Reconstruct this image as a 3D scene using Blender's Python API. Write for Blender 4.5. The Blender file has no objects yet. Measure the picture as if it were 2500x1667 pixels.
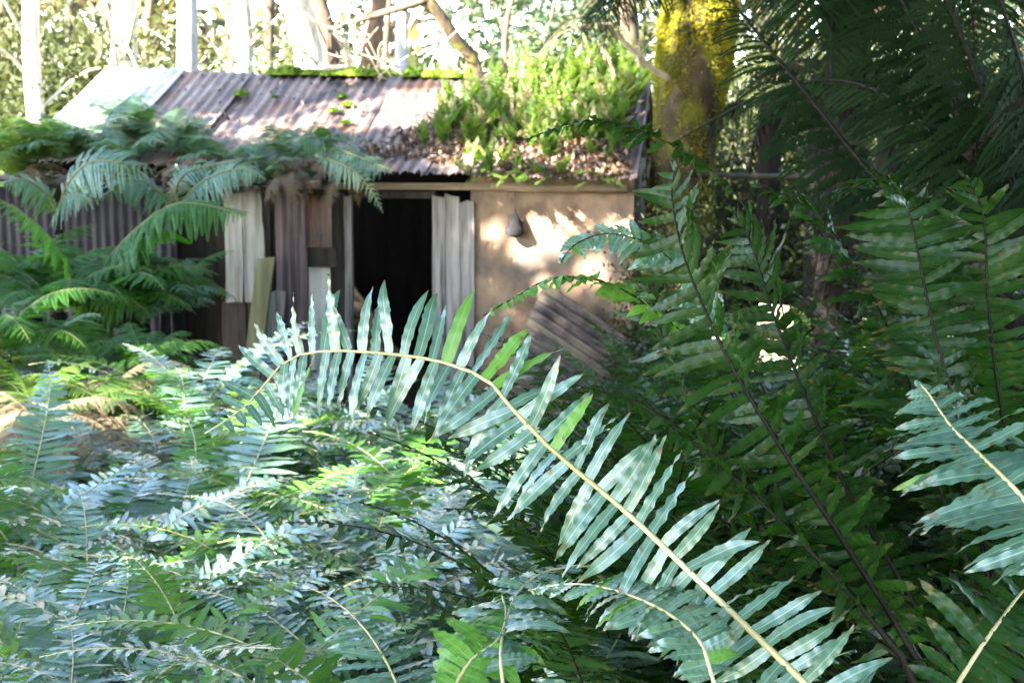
import bpy, math, random
import numpy as np
from mathutils import Vector, Matrix

R = math.radians
rng = np.random.default_rng(7)
random.seed(7)
scene = bpy.context.scene
col = scene.collection

# ------------------------------------------------------------------ camera
CAM = np.array([0.0, 0.0, 2.4])
PITCH = R(8.0)
FPX = 50.0 / 36.0 * 2500.0
cam_d = bpy.data.cameras.new('camera')
cam_d.lens = 50.0
cam_d.sensor_width = 36.0
cam_d.clip_start = 0.05
cam_d.clip_end = 2000.0
cam_d.dof.use_dof = True
cam_d.dof.focus_distance = 2.6
cam_d.dof.aperture_fstop = 9.0
cam_o = bpy.data.objects.new('camera', cam_d)
cam_o.location = CAM
cam_o.rotation_euler = (R(90) - PITCH, 0, 0)
col.objects.link(cam_o)
scene.camera = cam_o

# ------------------------------------------------------------------ sky, sun, exposure
SUN_DIR = Vector((-0.64, -0.56, 0.52)).normalized()          # towards the sun
world = bpy.data.worlds.new('World')
scene.world = world
world.use_nodes = True
wn = world.node_tree
wn.nodes.clear()
sky = wn.nodes.new('ShaderNodeTexSky')
sky.sky_type = 'NISHITA'
sky.sun_disc = False
sky.sun_elevation = math.asin(SUN_DIR.z)
sky.sun_rotation = math.atan2(SUN_DIR.x, SUN_DIR.y)
sky.air_density = 1.0
sky.dust_density = 0.5
sky.ozone_density = 1.0
bg = wn.nodes.new('ShaderNodeBackground')
bg.inputs['Strength'].default_value = 0.10
wo = wn.nodes.new('ShaderNodeOutputWorld')
wn.links.new(sky.outputs[0], bg.inputs[0])
wn.links.new(bg.outputs[0], wo.inputs[0])

sun_d = bpy.data.lights.new('sun', 'SUN')
sun_d.energy = 5.0
sun_d.angle = R(0.53)
sun_d.color = (1.0, 0.93, 0.80)
sun_o = bpy.data.objects.new('sun', sun_d)
sun_o.rotation_euler = SUN_DIR.to_track_quat('Z', 'Y').to_euler()
sun_o.location = (-20, -10, 25)
col.objects.link(sun_o)

scene.view_settings.view_transform = 'Standard'
scene.view_settings.look = 'None'
scene.view_settings.gamma = 1.0
scene.view_settings.exposure = 4.25
scene.render.engine = 'CYCLES'
scene.cycles.max_bounces = 8
scene.cycles.transmission_bounces = 4
scene.cycles.diffuse_bounces = 4
scene.cycles.glossy_bounces = 3
scene.cycles.use_denoising = True

# ------------------------------------------------------------------ helpers: pixels
def ray(x, y):
    cx = (x - 1250.0) / FPX
    cy = (833.5 - y) / FPX
    f = np.array([0, math.cos(PITCH), -math.sin(PITCH)])
    u = np.array([0, math.sin(PITCH), math.cos(PITCH)])
    return f + cy * u + np.array([cx, 0, 0])

def P(x, y, d):
    r = ray(x, y)
    return CAM + r * (d / r[1])

def smooth(a, b, x):
    t = np.clip((x - a) / (b - a), 0, 1)
    return t * t * (3 - 2 * t)

def ground_z(x, y):
    x = np.asarray(x, float); y = np.asarray(y, float)
    z = 0.85 * (1 - smooth(0.5, 10.0, y))
    z = z + 0.40 * smooth(0.9, 3.0, x) * (1 - smooth(7.0, 11.0, y))
    z = z + 0.80 * np.exp(-((x + 2.55) ** 2 / 1.3 + (y - 7.8) ** 2 / 1.6))
    z = z + 0.03 * np.sin(x * 2.1 + 1) * np.cos(y * 1.7)
    return z

# ------------------------------------------------------------------ helpers: meshes
class MB:
    def __init__(self):
        self.v = []; self.f = []; self.m = []; self.uv = []; self.n = 0
    def add(self, verts, faces, mat=0, uvs=None):
        verts = np.asarray(verts, float)
        self.v.append(verts)
        off = self.n
        for f in faces:
            self.f.append(tuple(i + off for i in f))
        self.m.extend([mat] * len(faces))
        if uvs is None:
            uvs = np.zeros((len(verts), 2))
        self.uv.append(np.asarray(uvs, float))
        self.n += len(verts)
    def mesh(self, name, mats, smooth_shade=True):
        me = bpy.data.meshes.new(name)
        v = np.concatenate(self.v) if self.v else np.zeros((0, 3))
        me.from_pydata(v.tolist(), [], self.f)
        for m in mats:
            me.materials.append(m)
        me.polygons.foreach_set('material_index', self.m)
        me.polygons.foreach_set('use_smooth', [smooth_shade] * len(self.f))
        uvl = me.uv_layers.new(name='UVMap')
        uv = np.concatenate(self.uv)
        li = np.zeros(len(me.loops), dtype=np.int32)
        me.loops.foreach_get('vertex_index', li)
        uvl.data.foreach_set('uv', uv[li].ravel())
        me.update()
        return me

def quads_mesh(name, quads, mats, midx=None, smooth_shade=False):
    """quads: (n,4,3) array -> one mesh, fast"""
    n = len(quads)
    me = bpy.data.meshes.new(name)
    me.vertices.add(n * 4)
    me.vertices.foreach_set('co', quads.reshape(-1).astype(np.float32))
    me.loops.add(n * 4)
    me.loops.foreach_set('vertex_index', np.arange(n * 4, dtype=np.int32))
    me.polygons.add(n)
    me.polygons.foreach_set('loop_start', np.arange(0, n * 4, 4, dtype=np.int32))
    me.polygons.foreach_set('loop_total', np.full(n, 4, dtype=np.int32))
    for m in mats:
        me.materials.append(m)
    if midx is not None:
        me.polygons.foreach_set('material_index', np.asarray(midx, dtype=np.int32))
    uvl = me.uv_layers.new(name='UVMap')
    uvl.data.foreach_set('uv', np.tile(np.array([0.5, 0, 1, 0.5, 0.5, 1, 0, 0.5]), n))
    me.update()
    me.validate()
    return me

def rand_unit(n):
    v = rng.normal(size=(n, 3))
    return v / np.linalg.norm(v, axis=1, keepdims=True)

def leaf_quads(pos, length, width, up_bias=0.5, dirs=None, fold=0.12):
    """one rhombic leaf per position"""
    n = len(pos)
    d = rand_unit(n) if dirs is None else dirs
    nn = rand_unit(n) + np.array([0, 0, up_bias])
    s = np.cross(d, nn); s /= np.linalg.norm(s, axis=1, keepdims=True) + 1e-9
    nz = np.cross(s, d)
    L = (length * rng.uniform(0.6, 1.35, n))[:, None]
    W = (width * rng.uniform(0.6, 1.35, n))[:, None]
    a = pos - d * L * 0.5
    b = pos + s * W * 0.5 + nz * W * fold - d * L * 0.08
    c = pos + d * L * 0.5 - nz * L * 0.08
    e = pos - s * W * 0.5 + nz * W * fold - d * L * 0.08
    return np.stack([a, b, c, e], axis=1)

def tube(mb, pts, radii, sides=8, mat=0, rough=0.0, cap=True):
    pts = np.asarray(pts, float)
    n = len(pts)
    radii = np.broadcast_to(np.asarray(radii, float), (n,))
    t = np.gradient(pts, axis=0)
    t /= np.linalg.norm(t, axis=1, keepdims=True) + 1e-9
    ref = np.array([0.0, 0.0, 1.0]) if abs(t[0][2]) < 0.9 else np.array([1.0, 0, 0])
    verts = []; uvs = []
    for i in range(n):
        a = np.cross(t[i], ref); a /= np.linalg.norm(a) + 1e-9
        b = np.cross(t[i], a)
        ref = np.cross(a, t[i])
        for k in range(sides):
            th = 2 * math.pi * k / sides
            r = radii[i] * (1 + (rng.uniform(-rough, rough) if rough else 0))
            verts.append(pts[i] + r * (math.cos(th) * a + math.sin(th) * b))
            uvs.append((k / sides, i / max(1, n - 1)))
    faces = []
    for i in range(n - 1):
        for k in range(sides):
            k2 = (k + 1) % sides
            faces.append((i * sides + k, i * sides + k2, (i + 1) * sides + k2, (i + 1) * sides + k))
    if cap:
        faces.append(tuple(range(sides - 1, -1, -1)))
        faces.append(tuple((n - 1) * sides + k for k in range(sides)))
    mb.add(verts, faces, mat, uvs)

def curve(ctrl, n):
    """Catmull-Rom through control points, n samples"""
    c = np.asarray(ctrl, float)
    if len(c) == 2:
        return c[0] + (c[1] - c[0]) * np.linspace(0, 1, n)[:, None]
    p = np.vstack([2 * c[0] - c[1], c, 2 * c[-1] - c[-2]])
    seg = len(c) - 1
    d = np.concatenate([[0], np.cumsum(np.linalg.norm(np.diff(c, axis=0), axis=1))])
    out = []
    for s in np.linspace(0, d[-1], n):
        i = min(int(np.searchsorted(d, s, 'right') - 1), seg - 1)
        u = (s - d[i]) / max(1e-9, d[i + 1] - d[i])
        p0, p1, p2, p3 = p[i], p[i + 1], p[i + 2], p[i + 3]
        out.append(0.5 * (2 * p1 + (p2 - p0) * u + (2 * p0 - 5 * p1 + 4 * p2 - p3) * u * u + (3 * p1 - p0 - 3 * p2 + p3) * u ** 3))
    return np.array(out)

def box(mb, a, b, mat=0, jit=0.0):
    x0, y0, z0 = a; x1, y1, z1 = b
    v = np.array([(x0, y0, z0), (x1, y0, z0), (x1, y1, z0), (x0, y1, z0), (x0, y0, z1), (x1, y0, z1), (x1, y1, z1), (x0, y1, z1)], float)
    if jit:
        v += rng.uniform(-jit, jit, v.shape)
    mb.add(v, [(0, 3, 2, 1), (4, 5, 6, 7), (0, 1, 5, 4), (1, 2, 6, 5), (2, 3, 7, 6), (3, 0, 4, 7)], mat)

# ------------------------------------------------------------------ helpers: objects
def link(name, data, parent=None, loc=None, mat=None):
    o = bpy.data.objects.new(name, data)
    col.objects.link(o)
    if parent is not None:
        o.parent = parent
    if mat is not None:
        o.matrix_local = mat
    elif loc is not None:
        o.location = loc
    return o

def tag(o, label, cat, group=None):
    o['label'] = label; o['category'] = cat
    if group: o['group'] = group
    return o

def thing(name, label, cat, loc=(0, 0, 0), rotz=0.0, group=None, scale=1.0):
    o = link(name, None)
    o.location = loc; o.rotation_euler = (0, 0, rotz); o.scale = (scale,) * 3
    o.empty_display_size = 0.1
    return tag(o, label, cat, group)

# ------------------------------------------------------------------ materials
def new_mat(name):
    m = bpy.data.materials.new(name)
    m.use_nodes = True
    nt = m.node_tree
    nt.nodes.clear()
    out = nt.nodes.new('ShaderNodeOutputMaterial')
    return m, nt, out

def N(nt, t, **kw):
    n = nt.nodes.new(t)
    for k, v in kw.items():
        setattr(n, k, v)
    return n

def ramp(nt, stops):
    r = nt.nodes.new('ShaderNodeValToRGB')
    el = r.color_ramp.elements
    while len(el) < len(stops):
        el.new(0.5)
    for e, (p, c) in zip(el, stops):
        e.position = p
        e.color = (*c, 1.0) if len(c) == 3 else c
    return r

def leaf_mat(name, c1, c2, trans_col, trans=0.3, rough=0.4, spec=0.5, midrib=None, noise_scale=6.0, coat=0.0):
    m, nt, out = new_mat(name)
    L = nt.links.new
    oi = N(nt, 'ShaderNodeObjectInfo')
    tc = N(nt, 'ShaderNodeTexCoord')
    nz = N(nt, 'ShaderNodeTexNoise'); nz.inputs['Scale'].default_value = noise_scale; nz.inputs['Detail'].default_value = 3
    L(tc.outputs['Object'], nz.inputs['Vector'])
    ad = N(nt, 'ShaderNodeMath', operation='MULTIPLY_ADD')
    L(oi.outputs['Random'], ad.inputs[0]); ad.inputs[1].default_value = 0.55
    mn = N(nt, 'ShaderNodeMath', operation='MULTIPLY_ADD')
    L(nz.outputs['Fac'], mn.inputs[0]); mn.inputs[1].default_value = 1.2; mn.inputs[2].default_value = -0.35
    L(mn.outputs[0], ad.inputs[2])
    rp = ramp(nt, [(0.1, c1), (0.9, c2)])
    L(ad.outputs[0], rp.inputs[0])
    colr = rp.outputs[0]
    if midrib:
        uv = N(nt, 'ShaderNodeUVMap')
        sx = N(nt, 'ShaderNodeSeparateXYZ'); L(uv.outputs[0], sx.inputs[0])
        s1 = N(nt, 'ShaderNodeMath', operation='SUBTRACT'); L(sx.outputs[0], s1.inputs[0]); s1.inputs[1].default_value = 0.5
        ab = N(nt, 'ShaderNodeMath', operation='ABSOLUTE'); L(s1.outputs[0], ab.inputs[0])
        mr = N(nt, 'ShaderNodeMapRange'); mr.inputs['From Min'].default_value = 0.02; mr.inputs['From Max'].default_value = 0.045
        mr.inputs['To Min'].default_value = 1.0; mr.inputs['To Max'].default_value = 0.0
        L(ab.outputs[0], mr.inputs['Value'])
        mx = N(nt, 'ShaderNodeMixRGB'); mx.inputs[2].default_value = (*midrib, 1)
        L(mr.outputs[0], mx.inputs[0]); L(colr, mx.inputs[1])
        colr = mx.outputs[0]
        # withered tips and small brown spots
        tp = N(nt, 'ShaderNodeMapRange'); tp.inputs['From Min'].default_value = 0.84; tp.inputs['From Max'].default_value = 1.0
        L(sx.outputs[1], tp.inputs['Value'])
        n3 = N(nt, 'ShaderNodeTexNoise'); n3.inputs['Scale'].default_value = 55; n3.inputs['Detail'].default_value = 2
        L(tc.outputs['Object'], n3.inputs['Vector'])
        rr = N(nt, 'ShaderNodeMath', operation='MULTIPLY_ADD'); L(oi.outputs['Random'], rr.inputs[0]); rr.inputs[1].default_value = 0.12
        L(n3.outputs['Fac'], rr.inputs[2])
        sp = N(nt, 'ShaderNodeMapRange'); sp.inputs['From Min'].default_value = 0.74; sp.inputs['From Max'].default_value = 0.80
        L(rr.outputs[0], sp.inputs['Value'])
        tr2 = N(nt, 'ShaderNodeMapRange'); tr2.inputs['From Min'].default_value = 0.45; tr2.inputs['From Max'].default_value = 0.62
        L(rr.outputs[0], tr2.inputs['Value'])
        tm = N(nt, 'ShaderNodeMath', operation='MULTIPLY'); L(tp.outputs[0], tm.inputs[0]); L(tr2.outputs[0], tm.inputs[1])
        mxx = N(nt, 'ShaderNodeMath', operation='MAXIMUM'); L(tm.outputs[0], mxx.inputs[0]); L(sp.outputs[0], mxx.inputs[1])
        m2 = N(nt, 'ShaderNodeMixRGB'); m2.inputs[2].default_value = (0.10, 0.06, 0.025, 1)
        L(mxx.outputs[0], m2.inputs[0]); L(colr, m2.inputs[1]); colr = m2.outputs[0]
    pb = N(nt, 'ShaderNodeBsdfPrincipled')
    L(colr, pb.inputs['Base Color'])
    pb.inputs['Roughness'].default_value = rough
    pb.inputs['Specular IOR Level'].default_value = spec
    pb.inputs['Coat Weight'].default_value = coat
    pb.inputs['Coat Roughness'].default_value = 0.22
    tr = N(nt, 'ShaderNodeBsdfTranslucent')
    tr.inputs['Color'].default_value = (*trans_col, 1)
    ms = N(nt, 'ShaderNodeMixShader'); ms.inputs[0].default_value = trans
    L(pb.outputs[0], ms.inputs[1]); L(tr.outputs[0], ms.inputs[2])
    L(ms.outputs[0], out.inputs[0])
    return m

def solid_mat(name, stops, scale=(1, 1, 1), nscale=5.0, rough=0.8, bump=0.0, detail=6.0, spec=0.3, metallic=0.0, obj_rand=0.3, second=None, dist=0.02):
    m, nt, out = new_mat(name)
    L = nt.links.new
    tc = N(nt, 'ShaderNodeTexCoord'); oi = N(nt, 'ShaderNodeObjectInfo')
    mp = N(nt, 'ShaderNodeMapping'); mp.inputs['Scale'].default_value = scale
    av = N(nt, 'ShaderNodeVectorMath', operation='ADD')
    sc = N(nt, 'ShaderNodeVectorMath', operation='SCALE'); sc.inputs['Scale'].default_value = 37.0
    cmb = N(nt, 'ShaderNodeCombineXYZ')
    for i in range(3): L(oi.outputs['Random'], cmb.inputs[i])
    L(cmb.outputs[0], sc.inputs[0])
    L(tc.outputs['Object'], mp.inputs['Vector']); L(mp.outputs[0], av.inputs[0]); L(sc.outputs[0], av.inputs[1])
    nz = N(nt, 'ShaderNodeTexNoise'); nz.inputs['Scale'].default_value = nscale; nz.inputs['Detail'].default_value = detail
    nz.inputs['Roughness'].default_value = 0.65
    L(av.outputs[0], nz.inputs['Vector'])
    rp = ramp(nt, stops)
    ma = N(nt, 'ShaderNodeMath', operation='MULTIPLY_ADD')
    L(oi.outputs['Random'], ma.inputs[0]); ma.inputs[1].default_value = obj_rand * 0.4
    mb_ = N(nt, 'ShaderNodeMath', operation='SUBTRACT'); L(nz.outputs['Fac'], mb_.inputs[0]); mb_.inputs[1].default_value = obj_rand * 0.2
    L(mb_.outputs[0], ma.inputs[2]); L(ma.outputs[0], rp.inputs[0])
    colr = rp.outputs[0]
    if second:
        c2, thr, s2 = second
        n2 = N(nt, 'ShaderNodeTexNoise'); n2.inputs['Scale'].default_value = s2; n2.inputs['Detail'].default_value = 5
        L(tc.outputs['Object'], n2.inputs['Vector'])
        mr = N(nt, 'ShaderNodeMapRange'); mr.inputs['From Min'].default_value = thr; mr.inputs['From Max'].default_value = thr + 0.12
        L(n2.outputs['Fac'], mr.inputs['Value'])
        mx = N(nt, 'ShaderNodeMixRGB'); mx.inputs[2].default_value = (*c2, 1)
        L(mr.outputs[0], mx.inputs[0]); L(colr, mx.inputs[1]); colr = mx.outputs[0]
    pb = N(nt, 'ShaderNodeBsdfPrincipled')
    L(colr, pb.inputs['Base Color'])
    pb.inputs['Roughness'].default_value = rough
    pb.inputs['Specular IOR Level'].default_value = spec
    pb.inputs['Metallic'].default_value = metallic
    if bump:
        bp = N(nt, 'ShaderNodeBump'); bp.inputs['Strength'].default_value = bump; bp.inputs['Distance'].default_value = dist
        L(nz.outputs['Fac'], bp.inputs['Height']); L(bp.outputs[0], pb.inputs['Normal'])
    L(pb.outputs[0], out.inputs[0])
    return m

M = {}
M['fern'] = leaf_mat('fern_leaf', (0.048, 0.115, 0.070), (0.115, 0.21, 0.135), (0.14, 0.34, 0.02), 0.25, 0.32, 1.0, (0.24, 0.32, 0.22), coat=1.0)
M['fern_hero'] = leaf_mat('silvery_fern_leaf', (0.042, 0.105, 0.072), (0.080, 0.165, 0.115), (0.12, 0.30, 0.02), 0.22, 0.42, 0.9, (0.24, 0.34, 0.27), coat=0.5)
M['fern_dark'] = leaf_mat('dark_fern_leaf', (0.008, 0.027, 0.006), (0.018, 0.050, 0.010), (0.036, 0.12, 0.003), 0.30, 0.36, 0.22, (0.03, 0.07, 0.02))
M['fern_light'] = leaf_mat('young_fern_leaf', (0.07, 0.20, 0.03), (0.12, 0.28, 0.04), (0.22, 0.45, 0.03), 0.4, 0.42, 0.5, (0.2, 0.3, 0.1))
M['soft_green'] = leaf_mat('green_soft_fern_leaf', (0.025, 0.085, 0.012), (0.05, 0.13, 0.02), (0.10, 0.30, 0.012), 0.42, 0.55, 0.3)
M['soft_fern'] = leaf_mat('soft_fern_leaf', (0.030, 0.085, 0.035), (0.06, 0.14, 0.055), (0.09, 0.22, 0.02), 0.3, 0.45, 0.7, coat=0.3)
M['roof_fern'] = leaf_mat('roof_fern_leaf', (0.030, 0.085, 0.010), (0.085, 0.15, 0.018), (0.14, 0.25, 0.012), 0.36, 0.5, 0.35)
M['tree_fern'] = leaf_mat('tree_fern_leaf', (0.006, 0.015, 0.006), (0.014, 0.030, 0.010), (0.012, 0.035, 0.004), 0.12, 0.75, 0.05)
M['dead_frond'] = leaf_mat('dead_frond_leaf', (0.065, 0.046, 0.028), (0.16, 0.115, 0.07), (0.11, 0.07, 0.03), 0.2, 0.7, 0.2)
M['straw'] = leaf_mat('straw_frond_leaf', (0.13, 0.10, 0.06), (0.30, 0.24, 0.15), (0.2, 0.15, 0.07), 0.2, 0.7, 0.2)
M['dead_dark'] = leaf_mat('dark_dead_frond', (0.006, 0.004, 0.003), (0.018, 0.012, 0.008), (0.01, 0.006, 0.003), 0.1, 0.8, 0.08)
M['shrub'] = leaf_mat('shrub_leaf', (0.018, 0.028, 0.009), (0.055, 0.062, 0.018), (0.06, 0.075, 0.012), 0.25, 0.5, 0.3, noise_scale=1.2)
M['shrub_grey'] = leaf_mat('grey_shrub_leaf', (0.06, 0.10, 0.06), (0.12, 0.16, 0.09), (0.14, 0.20, 0.06), 0.3, 0.5, 0.4, noise_scale=1.2)
M['gum_leaf'] = leaf_mat('gum_leaf', (0.04, 0.07, 0.025), (0.08, 0.11, 0.04), (0.10, 0.14, 0.03), 0.2, 0.5, 0.4, noise_scale=1.2)
M['brown_leaf'] = leaf_mat('brown_leaf', (0.10, 0.055, 0.03), (0.32, 0.20, 0.12), (0.2, 0.1, 0.04), 0.15, 0.6, 0.3, noise_scale=40)
M['pale_leaf'] = leaf_mat('pale_dry_leaf', (0.20, 0.15, 0.12), (0.40, 0.33, 0.27), (0.2, 0.12, 0.06), 0.1, 0.5, 0.4, noise_scale=40)
M['dark_leaf'] = leaf_mat('dark_dry_leaf', (0.03, 0.02, 0.018), (0.09, 0.055, 0.04), (0.08, 0.04, 0.02), 0.1, 0.6, 0.3, noise_scale=40)
M['rachis'] = solid_mat('fern_rachis', [(0.3, (0.30, 0.27, 0.10)), (0.7, (0.48, 0.40, 0.24))], (1, 1, 1), 6, 0.45, spec=0.5)
M['rachis_green'] = solid_mat('green_rachis', [(0.3, (0.06, 0.07, 0.02)), (0.7, (0.14, 0.13, 0.05))], (1, 1, 1), 6, 0.5)
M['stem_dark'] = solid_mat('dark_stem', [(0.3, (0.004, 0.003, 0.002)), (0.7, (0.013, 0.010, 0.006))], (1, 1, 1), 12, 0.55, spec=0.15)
M['stem_brown'] = solid_mat('brown_stem', [(0.3, (0.08, 0.05, 0.03)), (0.7, (0.22, 0.15, 0.09))], (1, 1, 1), 12, 0.6)
M['ground'] = solid_mat('litter_ground', [(0.3, (0.035, 0.024, 0.015)), (0.55, (0.09, 0.06, 0.04)), (0.8, (0.16, 0.11, 0.07))], (1, 1, 1), 9, 0.9, 0.6, second=((0.035, 0.06, 0.012), 0.55, 1.3))
M['moss'] = solid_mat('moss', [(0.3, (0.05, 0.09, 0.01)), (0.7, (0.16, 0.21, 0.025))], (1, 1, 1), 30, 0.95, 0.5, spec=0.1)
M['moss_yellow'] = leaf_mat('golden_moss', (0.11, 0.12, 0.012), (0.34, 0.31, 0.028), (0.3, 0.28, 0.02), 0.3, 0.8, 0.1, noise_scale=6)
M['bark_dark'] = solid_mat('dark_bark', [(0.3, (0.03, 0.022, 0.016)), (0.7, (0.12, 0.085, 0.055))], (1, 1, 0.25), 14, 0.9, 0.6)
M['bark_black'] = solid_mat('blackish_bark', [(0.3, (0.008, 0.006, 0.004)), (0.7, (0.03, 0.022, 0.015))], (1, 1, 0.25), 14, 0.9, 0.6)  # dark bark again, with the right-hand shade put into its colour
M['bark_pale'] = solid_mat('pale_bark', [(0.25, (0.20, 0.15, 0.10)), (0.5, (0.50, 0.44, 0.36)), (0.8, (0.62, 0.57, 0.48))], (1, 1, 0.3), 7, 0.8, 0.3)
M['bark_grey'] = solid_mat('grey_bark', [(0.25, (0.13, 0.12, 0.11)), (0.5, (0.30, 0.29, 0.28)), (0.8, (0.42, 0.41, 0.40))], (1, 1, 0.5), 9, 0.85, 0.3)
M['bark_red'] = solid_mat('brown_bark', [(0.3, (0.07, 0.04, 0.025)), (0.7, (0.20, 0.12, 0.075))], (1, 1, 0.25), 12, 0.9, 0.5)
M['bark_moss'] = solid_mat('mossy_bark', [(0.3, (0.015, 0.010, 0.007)), (0.5, (0.04, 0.028, 0.016)), (0.75, (0.10, 0.075, 0.04))], (1, 1, 0.5), 10, 0.9, 0.7, second=((0.10, 0.10, 0.015), 0.50, 4.0))
M['deadwood'] = solid_mat('dead_wood', [(0.3, (0.30, 0.22, 0.15)), (0.7, (0.55, 0.45, 0.33))], (1, 1, 0.4), 12, 0.8, 0.3)
M['fibre'] = solid_mat('fern_fibre', [(0.3, (0.003, 0.002, 0.002)), (0.7, (0.010, 0.007, 0.005))], (1, 1, 0.2), 25, 0.95, 0.8)

# ------------------------------------------------------------------ ground
def build_ground():
    xs = np.concatenate([[-400, -150, -60, -30, -15], np.arange(-9, 9.01, 0.3), [15, 30, 60, 150, 400]])
    ys = np.concatenate([[-300, -100, -30, -10, -4], np.arange(-1, 15.01, 0.3), [18, 22, 30, 45, 70, 120, 250, 600]])
    X, Y = np.meshgrid(xs, ys)
    Z = ground_z(X, Y)
    mb = MB()
    nx = len(xs)
    f = [(j * nx + i, j * nx + i + 1, (j + 1) * nx + i + 1, (j + 1) * nx + i) for j in range(len(ys) - 1) for i in range(nx - 1)]
    mb.add(np.stack([X, Y, Z], -1).reshape(-1, 3), f)
    o = link('ground', mb.mesh('ground', [M['ground']]))
    o['kind'] = 'structure'
build_ground()

# ------------------------------------------------------------------ the hut
YAW = R(8.0)
F0 = P(955, 700, 12.0)
UX = np.array([math.cos(YAW), -math.sin(YAW), 0])
NY = np.array([-math.sin(YAW), -math.cos(YAW), 0])

def LF(x, y, k):
    """pixel -> hut-local point on the plane k metres in front of the main wall"""
    r = ray(x, y)
    base = np.array([F0[0], F0[1], 0]) + k * NY
    t = np.dot(base - CAM, NY) / np.dot(r, NY)
    p = CAM + r * t
    return np.array([np.dot(p - base, UX), -k, p[2]])

def HW(p):
    """hut-local -> world"""
    return np.array([F0[0], F0[1], 0]) + p[0] * UX - p[1] * NY + np.array([0, 0, p[2]])

hut = thing('hut', 'derelict clay and timber hut with rusty corrugated iron roof', 'hut', (F0[0], F0[1], 0.0), -YAW)

M['iron_rust'] = solid_mat('rusty_iron', [(0.32, (0.016, 0.012, 0.012)), (0.43, (0.070, 0.052, 0.050)), (0.55, (0.125, 0.084, 0.070)), (0.72, (0.21, 0.165, 0.15))], (1.0, 0.22, 0.22), 7, 0.6, 0.1, spec=0.5, obj_rand=0.5, second=((0.16, 0.075, 0.045), 0.54, 2.2))
M['iron_zinc'] = solid_mat('weathered_zinc', [(0.3, (0.26, 0.25, 0.25)), (0.7, (0.45, 0.44, 0.43))], (1.0, 0.3, 0.3), 6, 0.5, 0.05, spec=0.5)
M['iron_pale'] = solid_mat('pale_iron', [(0.3, (0.20, 0.16, 0.12)), (0.5, (0.45, 0.42, 0.37)), (0.8, (0.58, 0.55, 0.5))], (1.0, 1, 0.25), 9, 0.6, 0.05)
M['iron_dark'] = solid_mat('dark_iron', [(0.3, (0.015, 0.015, 0.018)), (0.7, (0.045, 0.042, 0.05))], (1.0, 1, 0.3), 6, 0.8, spec=0.1)
M['clay'] = solid_mat('clay_plaster', [(0.28, (0.10, 0.06, 0.04)), (0.45, (0.22, 0.145, 0.10)), (0.6, (0.29, 0.195, 0.135)), (0.8, (0.36, 0.27, 0.195))], (1, 1, 0.7), 4.5, 0.9, 0.6, detail=9, obj_rand=0.0, dist=0.05, second=((0.12, 0.095, 0.08), 0.52, 1.9))
M['board_grey'] = solid_mat('grey_board', [(0.36, (0.045, 0.038, 0.034)), (0.46, (0.17, 0.148, 0.138)), (0.54, (0.22, 0.195, 0.185)), (0.66, (0.31, 0.28, 0.265))], (14, 14, 0.8), 1.6, 0.85, 0.35, dist=0.01)
M['board_pale'] = solid_mat('pale_board', [(0.34, (0.07, 0.058, 0.045)), (0.46, (0.19, 0.18, 0.155)), (0.55, (0.24, 0.235, 0.215)), (0.68, (0.31, 0.31, 0.295))], (12, 12, 0.7), 1.5, 0.85, 0.3, dist=0.01)
M['board_purple'] = solid_mat('purple_board', [(0.36, (0.036, 0.024, 0.026)), (0.48, (0.085, 0.06, 0.064)), (0.56, (0.11, 0.08, 0.084)), (0.68, (0.17, 0.135, 0.135))], (16, 16, 0.6), 1.5, 0.8, 0.25, dist=0.01)
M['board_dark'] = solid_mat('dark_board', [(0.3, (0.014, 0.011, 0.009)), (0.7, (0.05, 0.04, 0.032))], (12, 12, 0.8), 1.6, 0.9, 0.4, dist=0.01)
M['board_moss'] = solid_mat('mossy_board', [(0.3, (0.08, 0.068, 0.04)), (0.6, (0.16, 0.15, 0.075)), (0.8, (0.22, 0.21, 0.125))], (10, 10, 0.8), 1.6, 0.9, 0.3, dist=0.01)
M['beam'] = solid_mat('eave_beam', [(0.3, (0.13, 0.09, 0.055)), (0.7, (0.36, 0.27, 0.18))], (0.8, 12, 12), 1.6, 0.85, 0.3, dist=0.01)

M['soot'] = solid_mat('sooty_board', [(0.3, (0.005, 0.004, 0.004)), (0.7, (0.014, 0.012, 0.010))], (12, 12, 0.8), 1.6, 0.95, spec=0.05)  # near-black colour stands in for the shade inside the hut
K_E, K_R = 0.36, -1.75
Z_E = LF(1100, 424, K_E)[2]
Z_R = LF(700, 193, K_R)[2]
u_px_r = lambda px: LF(px, 190, K_R)[0]
DROOP = -0.022
PITCH_C = 0.098

def corr_sheet(u0, u1, y_lo, z_lo, y_hi, z_hi, lift=0.0, amp=0.0085, sag=0.0, ragged=0.0, nv=9, pitch=PITCH_C, skew=0.0):
    """corrugated sheet between a low edge and a high edge, corrugations along the slope"""
    nu = max(8, int((u1 - u0) / pitch * 8))
    us = np.linspace(u0, u1, nu + 1)
    vs = np.linspace(0, 1, nv + 1)
    d = np.array([0, y_hi - y_lo, z_hi - z_lo]); d /= np.linalg.norm(d)
    nrm = np.array([0, -d[2], d[1]])
    if nrm[2] < 0: nrm = -nrm
    verts = []
    rag = rng.normal(0, ragged, nu + 1)
    for v in vs:
        for i, u in enumerate(us):
            h = amp * math.sin(2 * math.pi * u / pitch) + lift - sag * math.sin(math.pi * v) + 0.006 * math.sin(u * 3.1 + v * 4)
            vv = v + (rag[i] if v == 0 else 0)
            y = y_lo + (y_hi - y_lo) * vv; z = z_lo + (z_hi - z_lo) * vv
            verts.append(np.array([u + skew * v, y, z + DROOP * u]) + nrm * h)
    w = nu + 1
    faces = [(j * w + i, j * w + i + 1, (j + 1) * w + i + 1, (j + 1) * w + i) for j in range(nv) for i in range(nu)]
    mb = MB(); mb.add(verts, faces)
    return mb

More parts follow.
